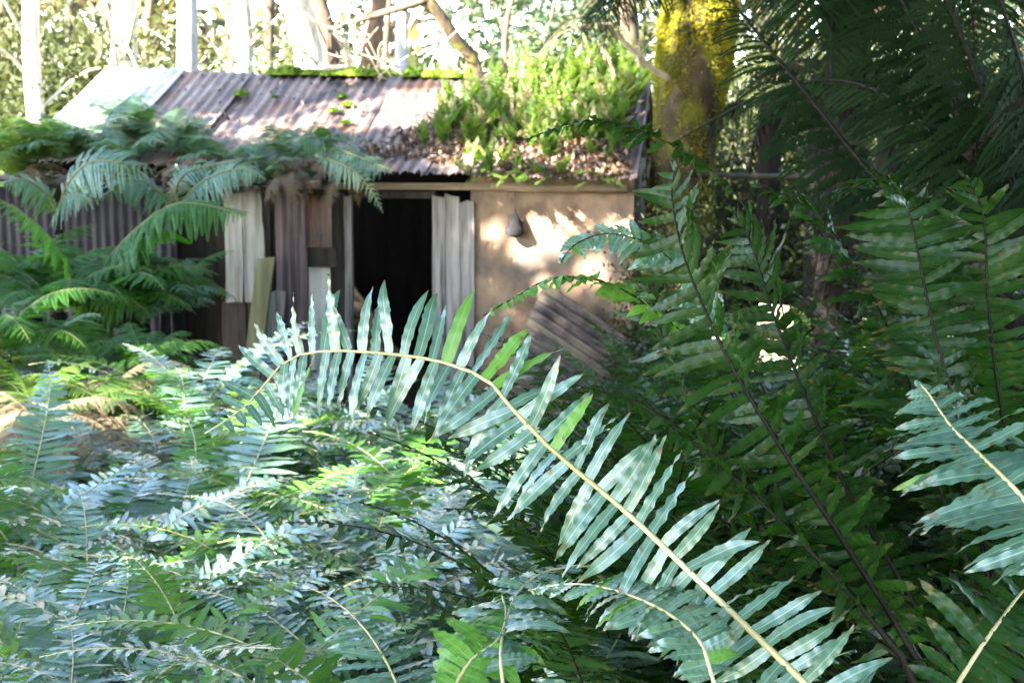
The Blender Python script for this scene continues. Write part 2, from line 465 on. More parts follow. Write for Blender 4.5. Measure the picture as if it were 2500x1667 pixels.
def solidify(o, t):
    m = o.modifiers.new('solid', 'SOLIDIFY'); m.thickness = t; m.offset = -1
    return o

seams = [u_px_r(p) for p in (262, 440, 603, 778, 952, 1128, 1304, 1480, 1570)]
lifts = [0.045, 0.030, 0.016, 0.004, 0.016, 0.004, 0.014, 0.004]
for i in range(8):
    a, b = seams[i], seams[i + 1] + 0.07
    mb = corr_sheet(a, b, -K_E, Z_E, -K_R, Z_R, lifts[i], sag=0.02 + 0.02 * (i % 3), ragged=0.012)
    o = link('roof_sheet', mb.mesh('roof_sheet', [M['iron_zinc'] if i == 0 else M['iron_rust']]), hut)
    solidify(o, 0.003)
    mb = corr_sheet(a, b, -K_R + 1.8, Z_E + 0.1, -K_R + 0.02, Z_R - 0.012, lifts[i] - 0.015)
    o = link('roof_sheet', mb.mesh('roof_sheet', [M['iron_rust']]), hut)
    solidify(o, 0.003)
# a zinc strip ends the dark ridge line
mb = MB(); tube(mb, [(seams[0] - 0.02, -K_R + 0.05, Z_R + DROOP * seams[0] - 0.05), (seams[-1], -K_R + 0.05, Z_R + DROOP * seams[-1] - 0.05)], 0.05, 8)
link('ridge_pole', mb.mesh('ridge_pole', [M['board_dark']]), hut)

def board(name, x0, x1, y0, y1, k, mat, thick=0.03, tilt=0.0, parent=None, z_bot=None, jag=0.012, own=None, nz=8):
    """vertical board whose face is given by its pixel box on the plane k"""
    a = LF(x0, y0, k); b = LF(x1, y0, k)
    zb = LF((x0 + x1) / 2, y1, k)[2] if z_bot is None else z_bot
    zt = (a[2] + b[2]) / 2
    ua, ub = a[0], b[0]
    w = ub - ua
    mb = MB()
    verts = []; ncol = 5
    prof = [0, 0.02, 0.5, 0.98, 1.0]
    wob = np.cumsum(rng.normal(0, 0.004, nz + 1)); wob -= wob.mean()
    for j in range(nz + 1):
        v = j / nz
        for c, q in enumerate(prof):
            z = zb + (zt - zb) * v
            if j in (0, nz): z += rng.normal(0, jag)
            yy = -k + (0.004 if c in (0, 4) else 0.0) + rng.normal(0, 0.0012)
            verts.append((ua + w * q + wob[j] * (0.6 if c < 2 else 1) + tilt * (z - zb), yy, z))
    nfront = len(verts)
    verts += [(x, y + thick, z) for (x, y, z) in verts]
    faces = []
    for j in range(nz):
        for c in range(4):
            p = j * 5 + c
            faces.append((p, p + 1, p + 6, p + 5))
            q = p + nfront
            faces.append((q + 5, q + 6, q + 1, q))
        for c in (0, 4):
            p = j * 5 + c; q = p + nfront
            faces.append((p, p + 5, q + 5, q) if c == 0 else (p, q, q + 5, p + 5))
    for c in range(4):
        p = c; q = p + nfront; faces.append((p, q, q + 1, p + 1))
        p = nz * 5 + c; q = p + nfront; faces.append((p, p + 1, q + 1, q))
    mb.add(verts, faces)
    me = mb.mesh(name, [mat], False)
    if own:
        # a thing of its own in world space
        o = link(name, me, None)
        o.location = (F0[0], F0[1], 0); o.rotation_euler = (0, 0, -YAW)
        return o
    return link(name, me, hut if parent is None else parent)

# clay wall right of the door (uneven daub) and the closed shell behind
def wall_panel(name, u0, u1, z0, z1, y0, y1, mat, bumpy=0.0):
    mb = MB(); nu = max(2, int((u1 - u0) / 0.06)); nz = max(2, int((z1 - z0) / 0.06))
    if not bumpy: nu = nz = 1
    verts = []
    ph = rng.uniform(0, 6, 4)
    for j in range(nz + 1):
        for i in range(nu + 1):
            u = u0 + (u1 - u0) * i / nu; z = z0 + (z1 - z0) * j / nz
            e = bumpy * (math.sin(u * 5 + ph[0]) * math.sin(z * 4 + ph[1]) + 0.5 * math.sin(u * 11 + z * 9 + ph[2]) + rng.normal(0, 0.15))
            verts.append((u, y0 + e, z))
    w = nu + 1; nf = len(verts)
    faces = [(j * w + i, j * w + i + 1, (j + 1) * w + i + 1, (j + 1) * w + i) for j in range(nz) for i in range(nu)]
    c = [(u0, y0, z0), (u1, y0, z0), (u1, y0, z1), (u0, y0, z1), (u0, y1, z0), (u1, y1, z0), (u1, y1, z1), (u0, y1, z1)]
    mb.add(verts, faces)
    mb.add(c, [(4, 7, 6, 5), (0, 4, 5, 1), (3, 2, 6, 7), (0, 3, 7, 4), (1, 5, 6, 2)])
    return link(name, mb.mesh(name, [mat]), hut)

uD0, uD1 = LF(850, 700, 0)[0], LF(1058, 700, 0)[0]
uW1 = LF(1545, 700, 0)[0]
uL0 = seams[0] - 0.25
ZT = Z_E + 0.10
wall_panel('clay_wall', LF(1150, 700, 0)[0], uW1, -0.1, ZT - 0.02, 0.0, 0.16, M['clay'], 0.012)
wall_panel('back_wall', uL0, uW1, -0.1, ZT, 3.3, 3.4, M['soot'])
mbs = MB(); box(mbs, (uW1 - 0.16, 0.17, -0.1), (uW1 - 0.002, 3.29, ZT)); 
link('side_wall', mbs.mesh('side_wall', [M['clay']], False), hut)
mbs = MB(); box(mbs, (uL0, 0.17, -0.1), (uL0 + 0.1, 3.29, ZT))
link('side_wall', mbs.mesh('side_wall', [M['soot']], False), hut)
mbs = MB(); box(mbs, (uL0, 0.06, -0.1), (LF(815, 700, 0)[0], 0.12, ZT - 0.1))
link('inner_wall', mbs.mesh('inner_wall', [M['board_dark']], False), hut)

# eave beam, lintel, rafter ends
a = LF(700, 449, 0.10); b = LF(1300, 452, 0.10)
mbs = MB(); box(mbs, (a[0], -0.10, LF(1100, 464, 0.1)[2]), (b[0], -0.03, LF(1100, 448, 0.1)[2]), jit=0.004)
link('eave_beam', mbs.mesh('eave_beam', [M['beam']], False), hut)
a = LF(1200, 452, 0.14); b = LF(1530, 463, 0.14)
mbs = MB(); tube(mbs, [(a[0], -0.14, LF(1200, 456, .14)[2]), (b[0], -0.14, LF(1500, 462, .14)[2])], 0.035, 7, rough=0.15)
link('wall_plate', mbs.mesh('wall_plate', [M['beam']]), hut)
mbs = MB(); box(mbs, (LF(850, 480, 0.02)[0], -0.03, LF(950, 484, .03)[2]), (LF(1062, 480, .02)[0], 0.06, LF(950, 468, .03)[2]), jit=0.004)
link('lintel', mbs.mesh('lintel', [M['board_dark']], False), hut)

# door jambs and boards to its right
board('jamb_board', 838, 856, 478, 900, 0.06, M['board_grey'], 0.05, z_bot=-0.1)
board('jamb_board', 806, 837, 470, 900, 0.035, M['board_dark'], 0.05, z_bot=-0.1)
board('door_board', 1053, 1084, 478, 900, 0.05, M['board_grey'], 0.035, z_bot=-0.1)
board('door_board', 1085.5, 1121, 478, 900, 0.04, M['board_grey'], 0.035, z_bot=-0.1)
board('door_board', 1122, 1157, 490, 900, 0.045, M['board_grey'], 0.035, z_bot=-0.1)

# lean-to: plank front, patched iron, sagging roof scrap
K_L = 0.42
board('plank', 545, 588, 462, 742, K_L, M['board_pale'], 0.025)
board('plank', 590, 640, 462, 738, K_L + 0.01, M['board_pale'], 0.025)
board('plank', 540, 600, 738, 1000, K_L - 0.03, M['board_dark'], 0.03, z_bot=-0.1)
board('plank', 641, 668, 465, 1000, K_L - 0.12, M['board_dark'], 0.03, z_bot=-0.1)
board('plank', 670, 745, 470, 1010, K_L + 0.05, M['board_purple'], 0.03, z_bot=-0.1)
board('post', 640, 655, 462, 1000, K_L - 0.05, M['board_dark'], 0.06, z_bot=-0.1)

def corr_panel(name, x0, x1, y0, y1, k, mat, z_bot=None, pitch=0.082):
    a = LF(x0, y0, k); b = LF(x1, y1, k)
    zb = b[2] if z_bot is None else z_bot
    nu = max(10, int((b[0] - a[0]) / pitch * 9))
    verts = []; nz = 6
    for j in range(nz + 1):
        for i in range(nu + 1):
            u = a[0] + (b[0] - a[0]) * i / nu
            verts.append((u, -k + 0.013 * math.sin(2 * math.pi * u / pitch) + rng.normal(0, 0.0008), zb + (a[2] - zb) * j / nz))
    w = nu + 1
    mb = MB(); mb.add(verts, [(j * w + i, j * w + i + 1, (j + 1) * w + i + 1, (j + 1) * w + i) for j in range(nz) for i in range(nu)])
    o = link(name, mb.mesh(name, [mat]), hut)
    return solidify(o, 0.003)
corr_panel('iron_panel', 738, 812, 652, 1000, 0.30, M['iron_pale'], z_bot=0.05)
corr_panel('iron_panel', 738, 812, 478, 640, 0.27, M['iron_rust'])
mbs = MB(); a = LF(742, 606, 0.36); b = LF(822, 652, 0.36)
box(mbs, (a[0], -0.36, b[2]), (b[0], -0.32, a[2]), jit=0.006)
link('rail', mbs.mesh('rail', [M['board_dark']], False), hut)
corr_panel('iron_panel', -120, 150, 455, 900, 0.35, M['iron_dark'], z_bot=-0.1)
corr_panel('iron_panel', 150, 440, 465, 900, 0.30, M['iron_dark'], z_bot=-0.1)

# lean-to roof: three overlapping rusty sheets sloping gently forward
def leanto_sheet(x0, x1, ylo, k_lo, lift, mat, yhi=None):
    lo = LF((x0 + x1) / 2, ylo, k_lo)
    a = LF(x0, ylo, k_lo)[0]; b = LF(x1, ylo, k_lo)[0]
    mb = corr_sheet(a, b, -k_lo, lo[2] - DROOP * (a + b) / 2, -0.02, Z_E - 0.10, lift, ragged=0.03, sag=0.02)
    o = link('lean_to_sheet', mb.mesh('lean_to_sheet', [mat]), hut)
    solidify(o, 0.004)
leanto_sheet(560, 770, 462, 0.75, 0.02, M['iron_rust'])
leanto_sheet(330, 585, 466, 0.75, 0.0, M['iron_rust'])
leanto_sheet(90, 350, 452, 0.70, 0.02, M['iron_rust'])
leanto_sheet(-160, 120, 440, 0.70, 0.0, M['iron_rust'])
# crumpled lip hanging off the corner
mb = MB(); pts = []
for j in range(5):
    for i in range(9):
        p = LF(690 + i * 12, 452 + j * 4 + 2.5 * math.sin(i * 0.8 + j * 0.4) - i * 1.2, 0.78 + 0.006 * math.sin(i * 2.1 + j * 1.7) - 0.012 * j)
        pts.append(p)
mb.add(pts, [(j * 9 + i, j * 9 + i + 1, (j + 1) * 9 + i + 1, (j + 1) * 9 + i) for j in range(4) for i in range(8)])
solidify(link('bent_flashing', mb.mesh('bent_flashing', [M['iron_rust']]), hut), 0.004)

# loose timber and iron leaning on the hut
def own_board(label, *a, **k):
    o = board(*a, own=True, **k)
    return tag(o, label, 'plank')
own_board('mossy greenish plank leaning against the pale boards of the lean-to', 'leaning_plank', 560, 602, 632, 1000, 0.60, M['board_moss'], thick=0.03, tilt=0.16, z_bot=-0.02)
own_board('short grey board propped beside the purple plank', 'leaning_plank', 618, 660, 712, 1000, 0.53, M['board_grey'], thick=0.025, tilt=0.10, z_bot=-0.02)
own_board('pale narrow board standing upright below the white iron panel', 'upright_board', 742, 790, 905, 1020, 0.62, M['board_grey'], thick=0.03, tilt=0.02, z_bot=-0.02)

def leaning_iron():
    # a whole sheet on its corner against the clay wall, corrugations falling to the right
    k = 0.45
    c0, c1, c2 = LF(1330, 690, 0.25), LF(1545, 835, 0.32), LF(1255, 860, 0.62)
    c0w, c1w, c2w = HW(c0), HW(c1), HW(c2)
    eu = c1w - c0w; ev = c2w - c0w
    nrm = np.cross(eu, ev); nrm /= np.linalg.norm(nrm)
    nrm = nrm if np.dot(nrm, NY) > 0 else -nrm
    Lv = np.linalg.norm(ev); pitch = 0.085
    nv = int(Lv * 1.15 / pitch * 8); nu = 8
    verts = []
    for j in range(nv + 1):
        s = j / nv * 1.15
        for i in range(nu + 1):
            u = i / nu
            verts.append(c0w + eu * u + ev * s + nrm * (0.024 * math.sin(2 * math.pi * s * Lv / pitch) + 0.02 * math.sin(u * 3)))
    mb = MB(); w = nu + 1
    mb.add(verts, [(j * w + i, j * w + i + 1, (j + 1) * w + i + 1, (j + 1) * w + i) for j in range(nv) for i in range(nu)])
    o = link('corrugated_sheet', mb.mesh('corrugated_sheet', [M['iron_lichen']]))
    solidify(o, 0.003)
    tag(o, 'lichened corrugated iron sheet leaning slantwise against the clay wall', 'iron sheet')
M['iron_lichen'] = solid_mat('lichen_iron', [(0.3, (0.04, 0.03, 0.028)), (0.45, (0.13, 0.095, 0.08)), (0.7, (0.26, 0.22, 0.11))], (1, 1, 1), 4, 0.7, 0.1)
leaning_iron()

# dark pear-shaped bundle on a nail
def bundle():
    c = HW(LF(1257, 548, 0.09))
    mb = MB()
    prof = [(0.135, 0.004), (0.10, 0.012), (0.065, 0.03), (0.02, 0.055), (-0.03, 0.075), (-0.075, 0.072), (-0.10, 0.045), (-0.11, 0.005)]
    verts = []; s = 14
    for z, r in prof:
        for k in range(s):
            a = 2 * math.pi * k / s
            rr = r * (1 + 0.12 * math.sin(3 * a + z * 40) + rng.normal(0, 0.04))
            verts.append((rr * math.cos(a), rr * math.sin(a) * 0.8, z))
    faces = [(i * s + k, (i + 1) * s + k, (i + 1) * s + (k + 1) % s, i * s + (k + 1) % s) for i in range(len(prof) - 1) for k in range(s)]
    mb.add(verts, faces)
    e = thing('hanging_bundle', 'small dark pear-shaped bundle hung from a cord on the clay wall', 'bundle', tuple(c))
    link('bundle_body', mb.mesh('bundle_body', [M['dark_cloth']]), e)
    mb = MB(); tube(mb, [(0, 0, 0.12), (0.004, 0.02, 0.2), (0.0, 0.05, 0.27)], 0.004, 5)
    link('cord', mb.mesh('cord', [M['stem_brown']]), e)
M['dark_cloth'] = solid_mat('dark_cloth', [(0.3, (0.006, 0.006, 0.007)), (0.7, (0.022, 0.02, 0.024))], (1, 1, 1), 20, 0.9, 0.4)
bundle()

# ------------------------------------------------------------------ fern building blocks
def pinna_grid(nt, nc, seed, ruffle=0.10, arch=0.10, bend=0.06, fold=0.10, tipw=0.0, twist=0.0, curl=0.0, fr=(2.2, 3.6)):
    """strap-shaped leaflet, unit length along +X, unit width scale in Y, normal +Z"""
    r = np.random.default_rng(seed)
    ph1, ph2 = r.uniform(0, 6.28, 2); f1, f2 = r.uniform(fr[0], fr[1], 2)
    verts = []; uvs = []
    for i in range(nt + 1):
        t = i / nt
        w = (0.90 + 0.14 * math.sin(math.pi * min(1, t * 1.3))) * (1 - max(0, (t - 0.62) / 0.38) ** 1.7 * 0.96)
        w = max(w, 0.02) * (1 + r.normal(0, 0.05))
        tw = twist * t * t
        for c in range(nc + 1):
            v = (c / nc - 0.5) * 2
            ruf = ruffle * (abs(v) ** 1.4) * math.sin(2 * math.pi * (f1 if v > 0 else f2) * t + (ph1 if v > 0 else ph2)) * min(1, t * 4)
            y = v * 0.5 * w
            z = fold * abs(v) * w * 0.5 + ruf * 0.5
            y2 = y * math.cos(tw) - z * math.sin(tw); z2 = y * math.sin(tw) + z * math.cos(tw)
            th = curl * max(0, t - 0.6) / 0.4
            verts.append((t - 0.25 * curl * max(0, t - 0.6) ** 2, y2, z2))
            uvs.append((c / nc, t))
    verts = np.array(verts)
    # arch and side bend are along the length (x-z, x-y) so that they scale with it
    verts = np.column_stack([verts, np.zeros(len(verts))])
    T = verts[:, 0]
    zl = -arch * T ** 2 - curl * np.maximum(0, T - 0.6) ** 2 * 1.2
    yl = bend * T ** 2
    faces = []
    w_ = nc + 1
    for i in range(nt):
        for c in range(nc):
            p = i * w_ + c
            faces.append((p, p + w_, p + w_ + 1, p + 1))
    return verts[:, :3], zl, yl, faces, np.array(uvs)

def pinna_mesh_data(var, L, W):
    v, zl, yl, f, uv = var
    o = np.empty_like(v)
    o[:, 0] = v[:, 0] * L
    o[:, 1] = v[:, 1] * W + yl * L
    o[:, 2] = v[:, 2] * W + zl * L
    return o, f, uv

PV_HI = [pinna_grid(20, 4, s, fr=(3.6, 6.2), ruffle=0.13 + 0.06 * (s % 3), arch=0.02 + 0.10 * (s % 4), bend=((s * 5) % 7 - 3) * 0.045, twist=(s % 5 - 2) * 0.5, curl=0.8 if s % 5 == 4 else 0.25 if s % 3 == 0 else 0.0) for s in range(12)]
PV_LO = [pinna_grid(6, 2, 50 + s, ruffle=0.22, arch=0.08 + 0.06 * (s % 3), bend=(-1) ** s * 0.05, twist=(s % 3 - 1) * 0.3) for s in range(8)]

def frond_layout(path, nhint, pairs, len_fn, W, start=0.25, lean=0.25, lift=0.12, jit=0.12, skip=0.03, seed=0, end=0.99):
    """leaflet matrices (4x4), lengths and widths along a rachis path"""
    r = np.random.default_rng(seed)
    n = len(path)
    T = np.gradient(path, axis=0); T /= np.linalg.norm(T, axis=1, keepdims=True)
    out = []
    for i in range(pairs):
        q = i / (pairs - 1)
        s = start + (end - start) * q
        x = s * (n - 1); i0 = min(int(x), n - 2); fr = x - i0
        p = path[i0] * (1 - fr) + path[i0 + 1] * fr
        t = T[i0] * (1 - fr) + T[i0 + 1] * fr; t /= np.linalg.norm(t)
        nh = nhint(s) if callable(nhint) else np.asarray(nhint, float)
        nn = nh - np.dot(nh, t) * t; nn /= np.linalg.norm(nn)
        b = np.cross(t, nn)
        for side in (1, -1):
            if r.random() < skip: continue
            L = len_fn(q) * r.uniform(0.86, 1.12)
            la = lean + 0.45 * q ** 3 + r.normal(0, jit)
            d = side * b * math.cos(la) + t * math.sin(la) + nn * (lift + r.normal(0, jit))
            d /= np.linalg.norm(d)
            y = np.cross(nn, d); y /= np.linalg.norm(y)
            z = np.cross(d, y)
            roll = r.normal(0, jit * 1.6)
            y2 = y * math.cos(roll) + z * math.sin(roll); z2 = np.cross(d, y2)
            m = np.eye(4); m[:3, 0] = d; m[:3, 1] = y2; m[:3, 2] = z2; m[:3, 3] = p + side * b * 0.002 + t * side * 0.004
            out.append((m, L, W * (0.65 + 0.5 * min(1, L / max(1e-6, len_fn(0.4))) ) * r.uniform(0.85, 1.12), int(r.integers(0, 1000))))
    return out

def frond_merged(name, path, layout, mats, r0, r1, vs=PV_LO, sides=5):
    mb = MB()
    tube(mb, path, np.linspace(r0, r1, len(path)), sides, 1)
    for m, L, W, k in layout:
        v, f, uv = pinna_mesh_data(vs[k % len(vs)], L, W)
        mb.add(v @ m[:3, :3].T + m[:3, 3], f, 0, uv)
    return mb.mesh(name, mats)

# leaflets built one by one share these twelve meshes (unit size 0.10 m x 0.02 m)
_pin_cache = {}
def pinna_mesh(k, mat):
    key = (k % 12, mat.name)
    if key not in _pin_cache:
        v, f, uv = pinna_mesh_data(PV_HI[k % 12], 0.12, 0.024)
        mb = MB(); mb.add(v, f, 0, uv)
        _pin_cache[key] = mb.mesh('leaflet', [mat])
    return _pin_cache[key]

def frond_parts(parent, path, layout, leafm, stemm, r0, r1, name='frond', mat=None, leaf_alt=None):
    mb = MB(); tube(mb, path, np.linspace(r0, r1, len(path)), 7, 0)
    fr = link(name, mb.mesh('frond_stem', [stemm]), parent, mat=mat)
    for m, L, W, k in layout:
        mm = m.copy()
        mm[:3, 0] *= L / 0.12; mm[:3, 1] *= W / 0.024; mm[:3, 2] *= (L / 0.12 + W / 0.024) * 0.5
        lm = leaf_alt if (leaf_alt and k % 23 == 0) else leafm
        link('leaflet', pinna_mesh(k, lm), fr, mat=Matrix(mm.tolist()))
    return fr

def arch_path(L, e0, e1, n=22, power=1.3, wob=0.0, seed=0):
    r = np.random.default_rng(seed)
    ph = r.uniform(0, 6)
    p = [np.zeros(3)]
    for i in range(n - 1):
        q = i / (n - 2)
        e = e0 + (e1 - e0) * q ** power
        a = wob * math.sin(q * 2.5 + ph)
        p.append(p[-1] + L / (n - 1) * np.array([math.cos(e) * math.cos(a), math.cos(e) * math.sin(a), math.sin(e)]))
    return np.array(p)

def gristle_len(Lmax):
    return lambda q: Lmax * (0.55 + 0.45 * min(1, q / 0.2)) * (1 - 0.93 * max(0, (q - 0.30) / 0.70) ** 1.5)

def up_hint(path):
    return np.array([-0.05, 0, 1.0])

def bed_frond_spec(kind, i):
    s = 100 + i * 7
    r = np.random.default_rng(s)
    if kind == 'bed':
        L = r.uniform(0.85, 1.2); path = arch_path(L, R(r.uniform(58, 78)), R(r.uniform(-28, 12)), power=r.uniform(0.8, 1.3), wob=0.35, seed=s)
        lay = frond_layout(path, (-0.15, 0, 1.0), 33, gristle_len(0.135), 0.0175, 0.24, 0.18, 0.06, 0.11, 0.03, s)
    else:
        L = r.uniform(1.35, 1.75); path = arch_path(L, R(r.uniform(70, 84)), R(r.uniform(-5, 35)), power=r.uniform(1.2, 1.9), wob=0.25, seed=s)
        lay = frond_layout(path, (-0.3, 0, 1.0), 40, gristle_len(0.165), 0.022, 0.22, 0.12, 0.0, 0.14, 0.03, s)
    return path, lay

BED = [bed_frond_spec('bed', i) for i in range(10)]
TALL = [bed_frond_spec('tall', i) for i in range(7)]
BED_ME = [frond_merged('fern_frond', p, l, [M['fern'], M['rachis']], 0.0045, 0.0012) for p, l in BED]
BED_DD = [frond_merged('fern_frond', p, l, [M['dead_frond'], M['stem_brown']], 0.0045, 0.0012) for p, l in BED[4:7]]
BED_LT = [frond_merged('fern_frond', p, l, [M['fern_light'], M['rachis']], 0.0045, 0.0012) for p, l in BED[:4]]
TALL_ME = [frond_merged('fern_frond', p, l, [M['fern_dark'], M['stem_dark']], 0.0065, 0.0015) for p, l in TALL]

# bipinnate (tree fern) fronds
def feather(n_pin, seed, flat=0.2):
    """one feathery leaflet: rhombic segments along +X, unit length"""
    r = np.random.default_rng(seed)
    q = []
    for i in range(n_pin):
        t = (i + 0.5) / n_pin
        l = 0.17 * (1 - t) ** 0.7 + 0.015
        for s in (1, -1):
            a = R(62) + r.normal(0, 0.08)
            d = np.array([math.cos(a), s * math.sin(a), r.normal(-flat, 0.1)]); d /= np.linalg.norm(d)
            p = np.array([t, 0, -0.10 * t * t])
            w = 0.62 / n_pin * np.array([1, -s * 0.25, 0])
            q.append([p - w * 0.8, p + d * l * 0.55 + w - d * 0, p + d * l, p + d * l * 0.55 - w])
    q.append([(0, -0.008, 0), (1, 0, -0.10), (1, 0.002, -0.10), (0, 0.008, 0)])
    return np.array(q, float)
FEATH = [feather(20, 900 + i) for i in range(5)]

def bip_frond(name, path, nhint, pairs, Lmax, mats, r0, r1, start=0.12, lean=0.35, lift=-0.15, jit=0.1, seed=0, droop=0.0):
    lay = frond_layout(path, nhint, pairs, lambda q: Lmax * (0.45 + 0.55 * min(1, q / 0.3)) * (1 - 0.92 * max(0, (q - 0.35) / 0.65) ** 1.4), 1.0, start, lean, lift, jit, 0.02, seed)
    qs = []
    for m, L, W, k in lay:
        f = FEATH[k % 5] * L
        f = f.reshape(-1, 3) @ m[:3, :3].T
        if droop:
            d = np.linalg.norm(f, axis=1); f[:, 2] -= droop * d * d / L
        qs.append((f + m[:3, 3]).reshape(-1, 4, 3))
    qs = np.concatenate(qs)
    mb = MB(); tube(mb, path, np.linspace(r0, r1, len(path)), 6, 1)
    V = qs.reshape(-1, 3)
    mb.v.append(V); off = mb.n
    mb.f.extend([(off + i, off + i + 1, off + i + 2, off + i + 3) for i in range(0, len(V), 4)])
    mb.m.extend([0] * (len(V) // 4)); mb.uv.append(np.full((len(V), 2), 0.3)); mb.n += len(V)
    return mb.mesh(name, mats)

def soft_variants(mats, L0, L1, n, seed, Lp=0.26, e=(50, 78), e1=(-50, -10)):
    out = []
    for i in range(n):
        r = np.random.default_rng(seed + i)
        path = arch_path(r.uniform(L0, L1), R(r.uniform(*e)), R(r.uniform(*e1)), power=1.0, wob=0.25, seed=seed + i)
        out.append(bip_frond('feathery_frond', path, (-0.1, 0, 1), 26, Lp, mats, 0.005, 0.0015, seed=seed + i, droop=0.15))
    return out
SOFT = soft_variants([M['soft_fern'], M['rachis_green']], 0.9, 1.3, 5, 300)
SOFTG = soft_variants([M['soft_green'], M['rachis_green']], 0.9, 1.3, 4, 320, 0.28)
DEAD_ST = soft_variants([M['straw'], M['stem_brown']], 0.9, 1.3, 4, 390, 0.2, (10, 50), (-95, -70))
SUNNY = soft_variants([M['roof_fern'], M['rachis_green']], 0.8, 1.2, 4, 340)
DEAD_DK = soft_variants([M['dead_dark'], M['stem_dark']], 0.9, 1.3, 4, 380, 0.2, (10, 50), (-95, -75))
DEAD = soft_variants([M['dead_frond'], M['stem_brown']], 0.9, 1.3, 4, 380, 0.2, (10, 50), (-95, -75))
BIG = soft_variants([M['tree_fern'], M['stem_dark']], 2.0, 2.6, 5, 420, 0.42, (45, 75), (-40, -5))

def rot_frond(az, tilt=0.0, roll=0.0, scale=1.0):
    return Matrix.Rotation(az, 4, 'Z') @ Matrix.Rotation(tilt, 4, 'Y') @ Matrix.Rotation(roll, 4, 'X') @ Matrix.Scale(scale, 4)

# ------------------------------------------------------------------ trees
def crown_mesh(name, clumps, per, spread, leaf, mat, up=0.3):
    c = np.repeat(np.asarray(clumps), per, axis=0)
    pos = c + rng.normal(0, spread, (len(c), 3)) * np.array([1, 1, 0.75])
    return quads_mesh(name, leaf_quads(pos, leaf[0], leaf[1], up), [mat])

def make_tree(name, label, base, height, r0, r1, bark, clump_list=None, lean=(0, 0), limbs=5, crown=None, group=None, cat='tree', wob=0.15, first=0.5):
    t = thing(name, label, cat, tuple(base), 0, group)
    ctrl = [np.array([0, 0, -0.2])]
    for i in range(1, 7):
        h = height * i / 6
        ctrl.append(np.array([lean[0] * h / height + rng.normal(0, wob * 0.5), lean[1] * h / height + rng.normal(0, wob * 0.5), h]))
    path = curve(ctrl, 26)
    mb = MB()
    rad = np.linspace(r0, r1, 26); rad[0] *= 1.35; rad[1] *= 1.12
    tube(mb, path, rad, 14, 0, rough=0.05)
    ends = []
    for i in range(limbs):
        q = rng.uniform(first, 0.95); p = path[int(q * 25)]
        if clump_list is not None and len(clump_list):
            e = np.asarray(clump_list[int(rng.integers(0, len(clump_list)))])
        else:
            a = rng.uniform(0, 6.28); l = rng.uniform(0.9, 2.2)
            e = p + np.array([math.cos(a) * l, math.sin(a) * l, rng.uniform(0.4, 1.6)])
        mid = (p + e) / 2 + np.array([rng.normal(0, .15), rng.normal(0, .15), rng.uniform(0.0, 0.4)])
        rr = rad[int(q * 25)] * (0.5 if q > 0.45 else 0.22)
        tube(mb, curve([p, mid, e], 9), np.linspace(rr, rr * 0.25, 9), 7, 0, rough=0.05)
        ends.append(e)
    link('trunk', mb.mesh('trunk', [bark]), t)
    if crown is not None:
        me, loc = crown
        c = link('crown', me, t, loc=loc); c.rotation_euler = (0, 0, rng.uniform(0, 6.28))
    elif clump_list is not None and len(clump_list):
        link('crown', crown_mesh('crown', clump_list, 15, 0.28, (0.34, 0.13), M['gum_leaf']), t)
    return t, path, ends

# --- unseen crowns added sunward to throw shade, with gaps cut at the LIT points
def roofpt(px, py, k): return HW(LF(px, py, k))
LIT = [  # (point, radius)
    (roofpt(205, 270, -0.35), 0.36), (roofpt(260, 220, -1.2), 0.36), (roofpt(330, 205, -1.4), 0.2), (roofpt(150, 330, 0.2), 0.25),
    (roofpt(680, 300, -0.6), 0.30), (roofpt(760, 285, -0.75), 0.34), (roofpt(830, 275, -0.8), 0.22), (roofpt(630, 330, -0.3), 0.12),
    (HW(LF(1415, 510, 0)), 0.20), (HW(LF(1460, 560, 0)), 0.26), (HW(LF(1420, 620, 0)), 0.16), (HW(LF(1490, 500, 0)), 0.2), (HW(LF(1470, 630, 0)), .12), (HW(LF(1290, 840, 0.3)), 0.05),
    (roofpt(1220, 205, -1.4), 0.22), (roofpt(1310, 215, -1.2), 0.18), (roofpt(1400, 340, -0.2), 0.24), (roofpt(1320, 350, -0.1), 0.12), (roofpt(1450, 390, 0.1), 0.20),
    (roofpt(1180, 200, -1.7), 0.2), (roofpt(1420, 240, -1.0), 0.2), (roofpt(1060, 392, 0.2), 0.06), (roofpt(1010, 375, 0.2), 0.05),
    (P(1690, -20, 12.0), 0.36), (P(1655, 60, 12.0), 0.22), (P(1735, 30, 12.0), 0.22), (P(1690, 0, 12.0), 0.30), (P(1700, -80, 12.2), 0.35),
    (P(1870, 780, 9.0), 0.10), (P(1960, 850, 9.0), 0.04),
    (P(110, 730, 7.6), 0.20), (P(230, 770, 7.6), 0.18), (P(110, 960, 7.3), 0.20), 
    (P(480, 1270, 4.6), 0.07), (P(900, 960, 6.5), 0.10),
]
S = np.array(SUN_DIR)
LP = np.array([p for p, r in LIT]); LR = np.array([r for p, r in LIT]); LX = np.array([0.62 if i < 4 else 0.66 if 8 <= i < 14 else 0.8 if 14 <= i < 23 else 0.95 if 23 <= i < 28 else 1.0 for i in range(len(LIT))])
def blocked_ok(c, extra):
    v = c - LP
    extra = extra * LX
    along = v @ S
    d = np.linalg.norm(v - along[:, None] * S, axis=1)
    return not np.any((d < LR + extra) & (along > 0))

